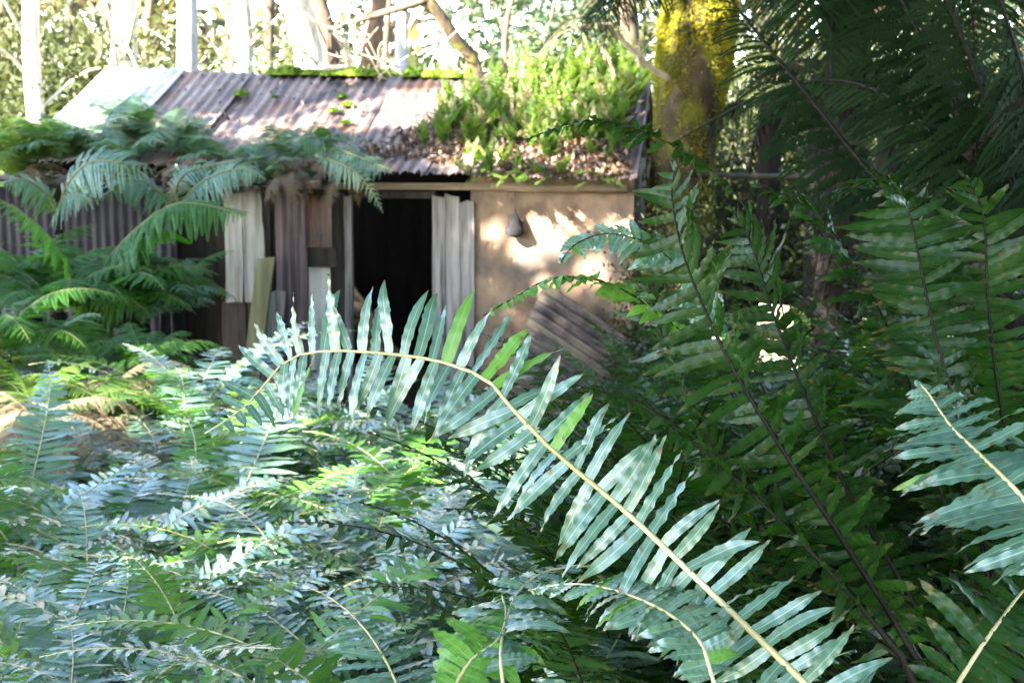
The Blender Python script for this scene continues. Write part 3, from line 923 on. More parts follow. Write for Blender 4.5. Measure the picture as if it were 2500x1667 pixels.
def sun_block_canopy():
    trunks = np.array([(-4.0, -6.5), (-7.5, -7.5), (-11.5, -4.5), (-6.2, -2.5), (-9.5, 0.0), (-13.0, 1.5), (-10.0, 4.0), (-1.5, -4.5), (-14.5, 6.0)])
    clumps = [[] for _ in trunks]
    n = 0
    while n < 4300:
        q = np.array([rng.uniform(-5.0, 7.0), rng.uniform(-0.5, 13.6), rng.uniform(0.3, 3.2)])
        if q[0] > 0.8: q[2] = rng.uniform(0.5, 5.0)
        zt = rng.uniform(6.5, 12.5)
        c = q + S * ((zt - q[2]) / S[2])
        if c[1] > 9.8: continue
        if not blocked_ok(c, 0.58):
            if rng.random() < 0.97: n += 1; continue
        i = int(np.argmin(np.linalg.norm(trunks - c[:2], axis=1)))
        clumps[i].append(c - np.array([trunks[i][0], trunks[i][1], 0.0]))
        n += 1
    n = 0
    while n < 900:                                   # extra clumps added to shade doorway, plank front, roof and trunk
        q = HW(np.array([rng.uniform(-1.4, 0.42), rng.uniform(-0.6, 1.2), rng.uniform(0.0, 2.0)]))
        if n % 2:
            u_ = rng.choice([u_px_r(rng.uniform(450, 590)), u_px_r(rng.uniform(900, 1120)), u_px_r(rng.uniform(600, 900))])
            s_ = rng.uniform(0.0, 1.0); q = HW(np.array([u_, -K_E + (K_E - K_R) * s_, Z_E + (Z_R - Z_E) * s_]))
        if n % 4 == 0: q = P(rng.uniform(1600, 1790), rng.uniform(200, 420), 12.1)
        c = q + S * ((rng.uniform(6.5, 11.5) - q[2]) / S[2]); n += 1
        if not blocked_ok(c, 0.45): continue
        i = int(np.argmin(np.linalg.norm(trunks - c[:2], axis=1)))
        clumps[i].append(c - np.array([trunks[i][0], trunks[i][1], 0.0]))
    places = ['nearest the fern bed', 'beside the fern bed', 'before the hut', 'off the hut corner', 'behind the others', 'over the path', 'furthest down the slope', 'past the hut end']
    for i, (x, y) in enumerate(trunks):
        z = float(ground_z(x, y))
        cl = [c - np.array([0, 0, z]) for c in clumps[i]]
        make_tree('gum_tree', 'tall leafy gum tree whose crown shades the fern clearing', (x, y, z), 10.5, 0.24, 0.07, M['bark_grey'], cl, limbs=14, group='gum trees shading the clearing', first=0.45)
sun_block_canopy()

# --- unseen canopy added over the right-hand thicket to block sky light
def sky_block_canopy():
    for (x, y, cx, cy) in [(4.6, 2.5, 3.3, 3.4), (5.6, 6.2, 3.4, 6.2), (4.6, 10.5, 3.6, 9.2), (7.5, 9.0, 5.6, 9.0), (5.2, 4.4, 2.9, 5.0), (6.0, 7.6, 2.6, 7.4), (4.2, 0.6, 3.0, 1.4), (6.5, 11.5, 3.0, 10.8), (5.0, -2.5, 4.0, -1.5), (7.6, 3.5, 5.6, 3.4), (7.4, 6.4, 5.8, 6.2), (6.6, 0.5, 5.4, 0.8), (4.4, 5.4, 1.9, 5.6), (4.0, 8.6, 1.7, 8.2), (4.3, 3.2, 1.95, 3.5), (4.6, 6.8, 1.3, 6.8), (3.9, 1.6, 1.9, 1.8)]:
        z = float(ground_z(x, y))
        cl = []
        for k in range(330):
            v = rand_unit(1)[0] * rng.uniform(0.2, 1.0) ** 0.4
            c = np.array([cx - x, cy - y, 5.6 if cx > 2 else 4.9]) + v * (np.array([2.3, 2.2, 1.7]) if cx > 2 else np.array([1.1, 1.5, 0.9]))
            w = c + np.array([x, y, z])
            if not blocked_ok(w, 0.5): continue
            if w[2] - 2.4 < 0.105 * w[1] + 0.6: continue
            cl.append(c - np.array([0, 0, z]))
        make_tree('myrtle_tree', 'dense dark tree overhanging the fern thicket', (x, y, z), 7.5, 0.16, 0.05, M['bark_dark'], cl, limbs=9, group='dark trees over the thicket')
sky_block_canopy()

# --- forest behind the hut
CROWN = []
for i in range(4):
    cl = rand_unit(26) * rng.uniform(0.3, 1.0, (26, 1)) * np.array([2.0, 2.0, 1.4])
    CROWN.append(crown_mesh('crown', cl, 16, 0.32, (0.32, 0.11), M['gum_leaf']))
def bg_tree(px, w, d, bark, label, lean=(0, 0), h=None, name='forest_tree', wob=0.12, group=None, crown=True):
    p = P(px, 345, d); x, y = p[0], p[1]
    z = float(ground_z(x, y))
    h = h or rng.uniform(10, 13)
    r = w / FPX * d / 2
    make_tree(name, label, (x, y, z), h, r * 1.15, r * 0.55, M[bark], None, lean, 9, (CROWN[int(rng.integers(0, 4))], (lean[0], lean[1], h + 0.2)) if crown else None, group, wob=wob * 2.2, first=0.22)
bg_tree(85, 44, 19, 'bark_pale', 'pale sunlit trunk rising behind the left end of the hut roof', (0.2, 0))
bg_tree(310, 62, 20, 'bark_pale', 'thick white sunlit trunk behind the bare zinc roof sheet', (-0.2, 0))
bg_tree(438, 50, 15.2, 'bark_grey', 'straight blue-grey trunk standing right behind the roof ridge', (0.1, 0), wob=0.05)
bg_tree(512, 26, 23, 'bark_red', 'slender reddish trunk behind the roof ridge', (0.3, 0))
bg_tree(572, 46, 22, 'bark_pale', 'stout buff trunk behind the rusty roof sheets', (-0.1, 0))
bg_tree(722, 80, 19, 'bark_pale', 'broad white trunk behind the middle of the ridge', (0.5, 0), wob=0.3)
bg_tree(800, 46, 17, 'bark_dark', 'blackish trunk beside the broad white trunk', (-0.3, 0))
bg_tree(878, 48, 20, 'bark_red', 'brown trunk behind the tangle of bare branches', (0.1, 0))
bg_tree(1016, 32, 18, 'bark_grey', 'thin grey trunk behind the mossy ridge', (0, 0))
bg_tree(1236, 15, 17, 'bark_red', 'thin red-barked sapling beside the feathery wattle', (0.1, 0), h=7)
bg_tree(1592, 46, 14, 'bark_dark', 'dark leaning trunk behind the golden mossy trunk', (-0.9, 0.3))
far = [(22, 30, 27, 'bark_dark'), (150, 26, 30, 'bark_dark'), (195, 24, 25, 'bark_dark'), (238, 20, 33, 'bark_red'), (360, 20, 34, 'bark_red'), (475, 22, 32, 'bark_pale'), (545, 16, 36, 'bark_dark'), (640, 26, 29, 'bark_dark'), (665, 18, 38, 'bark_pale'), (925, 24, 30, 'bark_pale'), (960, 16, 26, 'bark_dark'), (1085, 18, 36, 'bark_pale'), (1330, 20, 34, 'bark_grey'), (1430, 26, 28, 'bark_dark'), (1860, 30, 20, 'bark_black'), (1990, 26, 24, 'bark_black'), (2120, 34, 19, 'bark_black'), (2260, 24, 26, 'bark_black'), (2390, 36, 18, 'bark_black'), (-60, 50, 24, 'bark_pale'), (2560, 40, 20, 'bark_black')]
for (px, w, d, b) in far:
    kind = {'bark_black': 'black', 'bark_dark': 'dark', 'bark_red': 'brown', 'bark_pale': 'pale', 'bark_grey': 'grey'}[b]
    bg_tree(px, w, d, b, f'slim {kind} trunk deep in the forest behind the hut', (rng.uniform(-0.5, 0.5), 0), group=f'{kind} trunks deep in the forest')

# leaning mossy trunk and bare branches above the ridge
def stick(name, label, cat, ctrl, r0, r1, mat, twigs=0, tl=0.5, moss=None):
    path = curve(ctrl, 16)
    base = path[0].copy()
    path = path - base
    mb = MB(); tube(mb, path, np.linspace(r0, r1, 16), 9, 0, rough=0.12)
    for i in range(twigs):
        p = path[int(rng.uniform(3, 15))]
        d = rand_unit(1)[0] + np.array([0, 0, -0.2]); l = tl * rng.uniform(0.4, 1)
        q = p + d * l; m_ = (p + q) / 2 + rng.normal(0, 0.12 * l, 3)
        tube(mb, curve([p, m_, q], 7), np.linspace(r1 * 0.7, r1 * 0.2, 7), 5, 0)
        for k in range(2):
            p2 = m_ + rng.normal(0, 0.03, 3); q2 = p2 + rand_unit(1)[0] * l * 0.5
            tube(mb, curve([p2, (p2 + q2) / 2 + rng.normal(0, .04, 3), q2], 5), np.linspace(r1 * 0.4, r1 * 0.12, 5), 4, 0)
    o = link(name, mb.mesh(name, [mat]), None, loc=tuple(base))
    return tag(o, label, cat)
stick('leaning_tree', 'mossy trunk leaning steeply over the roof ridge', 'tree', [P(1190, 345, 16.6) + np.array([0, 0, -2.5]), P(1175, 230, 16.5), P(1120, 110, 16.3), P(1035, -20, 16.1), P(960, -150, 16)], 0.10, 0.06, M['bark_moss'])
stick('bare_branch', 'dark bare limb reaching across above the ridge', 'branch', [P(1045, 0, 16.1), P(960, 25, 16.2), P(890, 45, 16.4), P(805, 70, 16.8), P(740, 30, 17.2)], 0.045, 0.02, M['bark_dark'], 5, 0.7)
stick('bare_branch', 'fallen dead branch with pale twigs lying behind the ridge', 'branch', [P(780, 165, 14.0), P(840, 172, 14.0), P(910, 185, 13.95), P(1010, 205, 13.9)], 0.04, 0.025, M['deadwood'], 14, 0.65)
stick('bare_branch', 'pale twiggy dead branch standing behind the ridge', 'branch', [P(890, 940, 16.4), P(884, 400, 16.4), P(872, 150, 16.3), P(860, 70, 16.2), P(840, 20, 16.2)], 0.035, 0.015, M['deadwood'], 14, 0.6)
stick('bare_branch', 'pale peeled branch slanting down to the golden mossy trunk', 'branch', [P(1640, 195, 12.0), P(1590, 168, 11.9), P(1545, 125, 11.8), P(1500, 80, 11.7), P(1455, 58, 11.6)], 0.030, 0.016, M['deadwood'], 1, 0.15)
stick('fallen_limb', 'thin dark limb lodged level between the mossy trunk and a tree fern', 'branch', [P(1600, 425, 12.5), P(1700, 426, 11.85), P(1900, 432, 10.0), P(2080, 438, 8.1), P(2260, 470, 6.8)], 0.024, 0.020, M['stem_dark'], 3, 0.3)

# --- understorey shrubs
def shrub_mesh(n, rad, leaf, mat, clumps=34):
    cl = rand_unit(clumps) * (rng.uniform(0.15, 1.0, (clumps, 1)) ** 0.5) * np.array(rad)
    cl[:, 2] = np.abs(cl[:, 2]) * 1.1 + 0.25
    c = cl[rng.integers(0, clumps, n)]
    pos = c + rng.normal(0, 0.16, (n, 3))
    mb_q = leaf_quads(pos, leaf[0], leaf[1], 0.4)
    return quads_mesh('foliage', mb_q, [mat]), cl
SHR = [shrub_mesh(4200, (0.9, 0.9, 1.5), (0.065, 0.026), M['shrub'], 46) for _ in range(3)] + [shrub_mesh(2200, (0.9, 0.9, 1.9), (0.11, 0.022), M['shrub_grey']) for _ in range(2)] + [shrub_mesh(3200, (0.8, 0.8, 1.3), (0.065, 0.02), M['dead_frond'], 46)]
SHR_STEM = []
for me, cl in SHR:
    mb = MB()
    for c in cl[:9]:
        tube(mb, curve([(0, 0, -0.1), c * np.array([0.35, 0.35, 0.5]), c], 7), np.linspace(0.025, 0.008, 7), 5)
    SHR_STEM.append(mb.mesh('stems', [M['bark_dark']]))
def shrub(k, x, y, s, label, group, name='forest_shrub', sz=1.0):
    t = thing(name, label, 'shrub', (x, y, float(ground_z(x, y))), rng.uniform(0, 6.28), group, s)
    t.scale = (s, s, s * sz)
    link('foliage', SHR[k][0], t); link('stems', SHR_STEM[k], t)
for i in range(120):
    d = rng.uniform(18.5, 34)
    px = rng.uniform(-120, 1600)
    if 1040 < px < 1190 and rng.random() < 0.8: continue
    p = P(px, 345, d)
    k = int(rng.choice([0, 1, 2, 5, 3], p=[.3, .3, .22, .08, .1]))
    s = rng.uniform(1.0, 2.1)
    if k == 5: shrub(k, p[0], p[1], s, 'dry brown bush among the forest trunks', 'dry bushes in the forest')
    elif k == 3: shrub(k, p[0], p[1], s, 'fine grey-green bush among the forest trunks', 'grey bushes in the forest')
    else: shrub(k, p[0], p[1], s, 'leafy green bush among the forest trunks', 'green bushes in the forest')
for i in range(18):
    px = rng.uniform(-80, 270); d = rng.uniform(21.5, 29); p = P(px, 345, d)
    shrub(int(rng.choice([0, 1, 2])), p[0], p[1], rng.uniform(1.2, 1.9), 'tall shady bush beyond the left end of the hut', 'shady bushes beyond the hut end', sz=1.5)
for (px, d, s) in [(1275, 19.5, 2.3), (1340, 20, 2.2), (1400, 21.5, 2.4)]:
    p = P(px, 345, d); shrub(3 + int(s > 1.95), p[0], p[1], s, 'feathery grey-green wattle rising behind the roof ferns', 'wattles behind the roof ferns', 'wattle_bush')
for (px, d, s) in [(1500, 18.0, 2.0), (1590, 17.6, 1.9), (1545, 18.6, 2.2)]:
    p = P(px, 345, d); shrub(0, p[0], p[1], s, 'dark leafy shrub between the roof ferns and the mossy trunk', 'dark shrubs by the mossy trunk')
for i in range(44):
    d = rng.uniform(10.5, 22); px = rng.uniform(1640, 2650)
    p = P(px, 345, d); k = int(rng.choice([0, 1, 2, 4, 5], p=[.3, .25, .25, .1, .1]))
    s = rng.uniform(0.9, 1.7) * (1 if d < 14 else 1.6)
    if px - 1.0 * s / d * FPX < 1640: continue
    shrub(k, p[0], p[1], s, 'shaded bush deep in the dark thicket' if k != 5 else 'brown withered bush deep in the dark thicket', 'shaded bushes in the thicket' if k != 5 else 'withered bushes in the thicket')

for (px, d, s, z) in [(1640, 11.3, 0.62, 1.7), (1700, 11.0, 0.6, 1.4), (1660, 10.6, 0.55, 1.2), (1655, 12.6, 0.72, 2.0), (1690, 11.7, 0.66, 1.7)]:
    p = P(px, 345, d); shrub(int(rng.integers(0, 3)), p[0], p[1], s, 'dark bush growing against the end corner of the clay wall', 'dark bushes at the wall corner', sz=z)
for (px, d, s) in [(1775, 15.0, 1.15), (1850, 13.6, 1.2), (1800, 17.0, 1.5), (1905, 15.2, 1.4), (1960, 12.8, 1.1), (1870, 18.5, 1.9), (2020, 14.4, 1.3), (1760, 18.5, 1.7)]:
    p = P(px, 345, d); shrub(int(rng.integers(0, 3)), p[0], p[1], s, 'dark bush filling the gap behind the golden mossy trunk', 'dark bushes behind the mossy trunk', sz=1.35)

# far wood that reads as one mass
M['far_leaf'] = leaf_mat('far_leaf', (0.045, 0.034, 0.014), (0.15, 0.12, 0.05), (0.12, 0.09, 0.03), 0.3, 0.6, 0.3, noise_scale=0.4)
def far_wood():
    n = 34000
    a = rng.uniform(-0.62, 0.62, n)
    d = rng.uniform(36, 60, n)
    cl = np.stack([np.sin(a) * d, np.cos(a) * d, rng.uniform(0, 1, n) ** 1.3 * 13], -1)
    # keep clumps, leave ragged holes
    h = np.sin(cl[:, 0] * 0.55 + 2 * np.sin(cl[:, 1] * .2)) + np.sin(cl[:, 2] * 0.9 + cl[:, 0] * 0.31) + rng.normal(0, 0.5, n)
    keep = h > -0.35
    o = link('distant_wood', quads_mesh('distant_wood', leaf_quads(cl[keep], 0.7, 0.34, 0.3), [M['far_leaf'], M['shrub']], rng.choice([0, 1], int(keep.sum()), p=[0.7, 0.3])))
    o['kind'] = 'stuff'; o['label'] = 'sunlit distant wood behind the trunks'; o['category'] = 'wood'
far_wood()

# --- golden mossy trunk at the end of the hut
def mossy_trunk():
    d = 12.2
    base = P(1690, 345, d); base[2] = 0.0
    t = thing('mossy_tree', 'thick trunk sheathed in golden moss beside the roof ferns', 'tree', tuple(base))
    path = curve([(0, 0, -0.2), (-0.06, 0, 1.0), (-0.08, 0, 2.2), (0.0, 0, 3.0), (0.02, 0, 4.2), (-0.3, 0.1, 6), (-0.5, 0.3, 8.5)], 40)
    rad = np.interp(path[:, 2], [-0.2, 0.6, 2.3, 2.8, 3.4, 4.4, 8.5], [0.40, 0.30, 0.26, 0.29, 0.30, 0.24, 0.12])
    mb = MB(); tube(mb, path, rad, 28, 0, rough=0.06)
    link('trunk', mb.mesh('trunk', [M['bark_moss']]), t)
    # moss fuzz
    n = 34000
    z = rng.uniform(1.6, 4.4, n); a = rng.uniform(0, 6.283, n)
    dens = np.where(z > 2.95 + 0.25 * np.sin(a * 3), 1.0, 0.45 + 0.4 * np.sin(a * 5 + z * 6))
    keep = rng.random(n) < dens
    z, a = z[keep], a[keep]
    cx = np.interp(z, path[:, 2], path[:, 0]); cy = np.interp(z, path[:, 2], path[:, 1]); rr = np.interp(z, path[:, 2], rad)
    lump = 0.5 + 0.5 * np.sin(a * 4 + z * 5) * np.sin(z * 7 + a * 2)
    th = np.where(z > 2.9, 0.05, 0.012) * lump
    rr = rr + rng.uniform(0, 1, len(z)) * th
    pos = np.stack([cx + rr * np.cos(a), cy + rr * np.sin(a), z], -1)
    dr = np.stack([np.cos(a), np.sin(a), np.full(len(a), -0.5)], -1) + rng.normal(0, 0.35, (len(a), 3)); dr /= np.linalg.norm(dr, axis=1, keepdims=True)
    link('moss', quads_mesh('moss', leaf_quads(pos, 0.05, 0.012, 0.2, dr), [M['moss_yellow']]), t)
    cl = rand_unit(60) * np.array([1.6, 1.6, 1.0]) + np.array([-0.5, 0.3, 9.0])
    cl = np.array([c for c in cl if blocked_ok(c + base, 0.3)])
    link('crown', crown_mesh('crown', cl, 15, 0.3, (0.3, 0.11), M['gum_leaf']), t)
mossy_trunk()

# ------------------------------------------------------------------ growth on the roof
def roof_point(u, s):
    """s: 0 at the eave, 1 at the ridge -> hut-local point on the roof"""
    return np.array([u, -K_E + (K_E - K_R) * s, Z_E + (Z_R - Z_E) * s + DROOP * u + 0.015])

# small upright sword ferns
SWORD = []
for i in range(6):
    r = np.random.default_rng(700 + i)
    path = arch_path(r.uniform(0.24, 0.40), R(r.uniform(62, 88)), R(r.uniform(10, 60)), n=9, wob=0.3, seed=700 + i)
    lay = frond_layout(path, (-0.3, 0, 1), 15, lambda q: 0.055 * (0.6 + 0.4 * min(1, q / 0.3)) * (1 - 0.9 * q ** 2), 0.016, 0.12, 0.25, 0.1, 0.15, 0.0, i)
    SWORD.append(frond_merged('sword_frond', path, lay, [M['roof_fern'], M['stem_brown']], 0.003, 0.001, [pinna_grid(3, 2, 80 + k) for k in range(4)], 4))

SWORD_D = []
for i in range(3):
    me = SWORD[i].copy(); me.materials.clear(); me.materials.append(M['straw']); me.materials.append(M['stem_brown']); SWORD_D.append(me)
def roof_ferns():
    uA, uB = LF(1105, 300, -0.5)[0], seams[-1] - 0.02
    n = 0; tries = 0
    while n < 175 and tries < 5000:
        tries += 1
        u = rng.uniform(uA - 0.35, uB); s = rng.uniform(-0.02, 1.0)
        px_like = (u - uA) / (uB - uA)
        # a ragged left edge that reaches further left in the middle of the slope
        lim = 0.30 if s > 0.78 else (-0.02 if s > 0.25 else 0.22)
        if px_like < lim + rng.normal(0, 0.07): continue
        if s < 0.22 and rng.random() < 0.65: continue
        p = HW(roof_point(u, s))
        sc = rng.uniform(0.55, 1.05) * (0.8 if s < 0.25 else 1.0) * (1.2 if s > 0.8 else 1)
        lb, gp = ('small upright fern on the ridge at the overgrown roof end', 'roof ferns on the ridge') if s > 0.72 else (('small upright fern halfway down the overgrown roof end', 'roof ferns on the slope') if s > 0.28 else ('small fern in the leaf litter by the eave', 'roof ferns by the eave'))
        t = thing('roof_fern', lb, 'fern', tuple(p), rng.uniform(0, 6.28), gp, sc)
        for k in range(int(rng.integers(8, 13))):
            link('frond', SWORD[int(rng.integers(0, 6))] if rng.random() > 0.14 else SWORD_D[k % 3], t, mat=rot_frond(rng.uniform(0, 6.28), rng.normal(0, 0.25), 0, rng.uniform(0.55, 1.25)))
        n += 1
    # a few stragglers on the bare iron
    for (u_px, s, sc) in [(1075, 0.42, 0.6), (1100, 0.5, 0.8), (1040, 0.35, 0.5), (1120, 0.62, 0.7), (1180, 0.78, 0.8)]:
        p = HW(roof_point(LF(u_px, 300, -0.6)[0], s))
        t = thing('roof_fern', 'little fern tuft standing alone on the rusty sheets', 'fern', tuple(p), rng.uniform(0, 6.28), 'lone fern tufts on the rusty sheets', sc)
        for k in range(7):
            link('frond', SWORD[int(rng.integers(0, 6))], t, mat=rot_frond(rng.uniform(0, 6.28), rng.normal(0, 0.2), 0, rng.uniform(0.6, 1.1)))
roof_ferns()

def roof_litter():
    n = 5200
    u0, u1 = LF(830, 380, 0)[0], seams[-1]
    u = rng.uniform(u0, u1, n); s = rng.uniform(-0.01, 0.62, n)
    edge = smooth(u0, LF(1150, 380, 0)[0], u)
    keep = (s > 0.10 + 0.03 * np.sin(u * 9)) | (u > LF(1215, 420, 0.4)[0])
    keep &= s < 0.26 + 0.40 * edge + rng.normal(0, 0.05, n)
    keep &= rng.random(n) < 0.35 + 0.65 * edge
    u, s = u[keep], s[keep]
    pos = np.array([HW(roof_point(a, b)) for a, b in zip(u, s)])
    pos[:, 2] += rng.uniform(0.0, 0.035, len(pos)) * (0.4 + edge[keep])
    q = leaf_quads(pos, 0.075, 0.032, 3.0)
    mi = rng.choice([0, 1, 2], len(pos), p=[0.42, 0.25, 0.33])
    o = link('leaf_litter', quads_mesh('leaf_litter', q, [M['brown_leaf'], M['pale_leaf'], M['dark_leaf']], mi))
    o['kind'] = 'stuff'; o['label'] = 'dry leaves drifted on the lower roof'; o['category'] = 'leaf litter'
    n = 420
    u = rng.uniform(seams[0], seams[5], n); s = rng.uniform(0.05, 0.98, n)
    pos = np.array([HW(roof_point(a, b)) for a, b in zip(u, s)]); pos[:, 2] += 0.012
    mi = rng.choice([0, 1, 2], n, p=[0.4, 0.2, 0.4])
    o = link('leaf_litter', quads_mesh('leaf_litter', leaf_quads(pos, 0.06, 0.025, 4.0), [M['brown_leaf'], M['pale_leaf'], M['dark_leaf']], mi))
    o['kind'] = 'stuff'; o['label'] = 'single dry leaves scattered over the rusty sheets'; o['category'] = 'leaf litter'
roof_litter()

def moss_lump(name, label, p, rx, ry, rz, mat=None, group='moss cushions on the roof'):
    mb = MB(); s = 12; rows = 6; verts = []
    ph = rng.uniform(0, 6, 3)
    for j in range(rows + 1):
        e = math.pi / 2 * j / rows
        for k in range(s):
            a = 2 * math.pi * k / s
            r = 1 + 0.18 * math.sin(3 * a + ph[0]) + 0.1 * math.sin(5 * a + ph[1]) + rng.normal(0, 0.05)
            verts.append((rx * r * math.cos(a) * math.cos(e), ry * r * math.sin(a) * math.cos(e), rz * (math.sin(e) * r - 0.1)))
    mb.add(verts, [(j * s + k, j * s + (k + 1) % s, (j + 1) * s + (k + 1) % s, (j + 1) * s + k) for j in range(rows) for k in range(s)])
    t = thing(name, label, 'moss', tuple(p), -YAW, group)
    link('cushion', mb.mesh('cushion', [mat or M['moss']]), t)
    n = 260
    v = rand_unit(n); v[:, 2] = np.abs(v[:, 2]); pos = v * np.array([rx, ry, rz]) * rng.uniform(0.85, 1.15, (n, 1))
    link('fuzz', quads_mesh('fuzz', leaf_quads(pos, 0.03, 0.01, 0.2, v), [M['roof_fern']]), t)
for i in range(26):
    px = rng.uniform(660, 1180)
    if 955 < px < 1000: continue
    u = u_px_r(px)
    p = HW(np.array([u, -K_R + rng.uniform(-0.06, 0.03), Z_R + DROOP * u + 0.01]))
    moss_lump('moss_cushion', 'low green moss cushion lying along the roof ridge', p, rng.uniform(0.06, 0.18), rng.uniform(0.05, 0.10), rng.uniform(0.03, 0.085), group='moss cushions along the ridge')
for (px, py, k, sz) in [(590, 247, -1.2, 0.07), (835, 240, -1.2, 0.045), (848, 262, -1.0, 0.05), (815, 280, -0.85, 0.05), (845, 300, -0.6, 0.04), (672, 253, -1.15, 0.03), (790, 330, -.35, 0.07), (770, 345, -.25, 0.06)]:
    u = LF(px, py, k)[0]; s = (K_E - k) / (K_E - K_R)
    moss_lump('moss_cushion', 'round moss cushion sitting on the open rusty sheets', HW(roof_point(u, s)), sz, sz * 1.2, sz * 0.6, group='moss cushions on the open sheets')

# hanging roots, litter fringe at the eave over the clay wall
for i in range(9):
    u = LF(rng.uniform(1180, 1480), 440, 0.4)[0]
    p = HW(roof_point(u, 0.01))
    t = thing('hanging_fern', 'fern tuft drooping over the eave above the clay wall', 'fern', tuple(p), rng.uniform(0, 6.28), 'fern tufts drooping over the eave', rng.uniform(0.6, 1.0))
    for k in range(6):
        link('frond', SWORD[int(rng.integers(0, 6))], t, mat=rot_frond(rng.uniform(0, 6.28), rng.uniform(0.5, 1.6), 0, rng.uniform(0.6, 1.2)))

# ------------------------------------------------------------------ feathery ferns round the lean-to
def bip_path_frond(parent, ctrl, nh, pairs, L, mats, r0=0.010, r1=0.002, origin=None, droop=0.3, lean=0.35, lift=-0.1, seed=0, start=0.08):
    path = curve(ctrl, 26)
    if origin is not None: path = path - origin
    return link('frond', bip_frond('feathery_frond', path, nh, pairs, L, mats, r0, r1, seed=seed, droop=droop, lean=lean, lift=lift, start=start), parent)

def px_plant(name, label, cat, base_px, fronds, mats, group=None, r0=0.01):
    """feathery plant: base pixel + list of (pixel path, leaflet length px, blade normal, pairs)"""
    b = P(*base_px)
    b[2] = min(b[2], float(ground_z(b[0], b[1])) + 0.05) if base_px[1] > 600 else b[2]
    t = thing(name, label, cat, tuple(b), 0, group)
    for i, (pth, lpx, nh, pairs) in enumerate(fronds):
        pts = [P(*q) for q in pth]
        bip_path_frond(t, pts, nh, pairs, lpx / FPX * pth[1][2], mats, r0, 0.002, b, seed=i + int(base_px[0]))
    return t
SOFTM = [M['soft_fern'], M['rachis_green']]
px_plant('feathery_fern', 'large feathery fern arching green before the dark lean-to opening', 'fern', (215, 930, 10.2), [
    ([(212, 900, 10.2), (216, 770, 10.2), (250, 655, 10.1), (330, 560, 10.0), (420, 500, 9.9), (500, 500, 9.8), (560, 515, 9.7), (604, 518, 9.6)], 190, (-0.45, -0.2, 1.0), 52),
    ([(205, 900, 10.2), (200, 760, 10.1), (190, 690, 10.0), (140, 600, 9.8), (70, 530, 9.6), (-30, 470, 9.5)], 150, (0.45, -0.2, 1.0), 46),
    ([(215, 900, 10.2), (225, 760, 10.3), (260, 700, 10.4), (330, 650, 10.4), (420, 650, 10.3), (480, 690, 10.2)], 150, (-0.2, -0.5, 0.9), 44),
    ([(215, 900, 10.2), (210, 780, 10.0), (240, 730, 9.8), (300, 720, 9.6), (360, 760, 9.5)], 130, (-0.2, -0.5, 0.9), 40),
], [M['soft_green'], M['rachis_green']])
px_plant('feathery_fern', 'bluish feathery fern draped over the lean-to roof edge', 'fern', (430, 520, 11.1), [
    ([(440, 500, 11.1), (480, 455, 11.0), (545, 420, 10.9), (610, 415, 10.8), (650, 440, 10.7)], 70, (-0.2, -0.6, 0.8), 26),
    ([(430, 510, 11.1), (390, 470, 11.0), (340, 440, 10.9), (290, 450, 10.8), (250, 490, 10.7)], 70, (0.2, -0.6, 0.8), 24),
    ([(440, 510, 11.1), (430, 460, 11.1), (460, 420, 11.1), (540, 400, 11.1), (600, 385, 11.0)], 60, (-0.1, -0.6, 0.8), 24),
], SOFTM)
px_plant('feathery_fern', 'bluish feathery fern standing at the roof corner above the grey iron wall', 'fern', (150, 500, 10.8), [
    ([(140, 520, 10.8), (165, 450, 10.7), (205, 405, 10.6), (255, 392, 10.5), (330, 405, 10.4), (380, 415, 10.4)], 95, (-0.3, -0.7, 0.6), 26),
    ([(130, 540, 10.8), (150, 490, 10.6), (190, 475, 10.5), (225, 490, 10.4)], 70, (-0.2, -0.6, 0.8), 20),
    ([(140, 520, 10.8), (110, 470, 10.7), (60, 440, 10.6), (0, 450, 10.5)], 70, (0.2, -0.6, 0.8), 22),
], SOFTM)
px_plant('feathery_fern', 'bluish feathery fern hanging over the corner above the doorway', 'fern', (790, 375, 11.2), [
    ([(770, 380, 11.3), (820, 365, 11.2), (880, 385, 11.1), (930, 405, 11.0), (965, 420, 10.95)], 62, (-0.1, -0.6, 0.8), 24),
    ([(780, 385, 11.3), (790, 350, 11.2), (760, 335, 11.1), (715, 350, 11.0)], 60, (0.1, -0.6, 0.8), 22),
    ([(770, 380, 11.3), (830, 400, 11.0), (880, 430, 10.9), (915, 480, 10.85), (935, 520, 10.8)], 40, (-0.4, -0.7, 0.4), 22),
], SOFTM)
for (px, py, k, sc) in [(20, 395, 0.4, 0.75), (75, 375, 0.3, 0.75), (125, 350, 0.15, 0.7), (165, 365, 0.25, 0.6), (40, 420, 0.5, 0.7)]:
    p = HW(LF(px, py + 25, k))
    t = thing('feathery_fern', 'yellow-green feathery fern hiding the zinc sheet corner', 'fern', tuple(p), rng.uniform(0, 6.28), 'yellow-green ferns at the zinc sheet corner', sc)
    for j in range(9):
        link('frond', (SUNNY if j % 3 else SOFTG)[int(rng.integers(0, 4))], t, mat=rot_frond(rng.uniform(0, 6.28), rng.normal(0, 0.25), 0, rng.uniform(0.6, 1.0)))
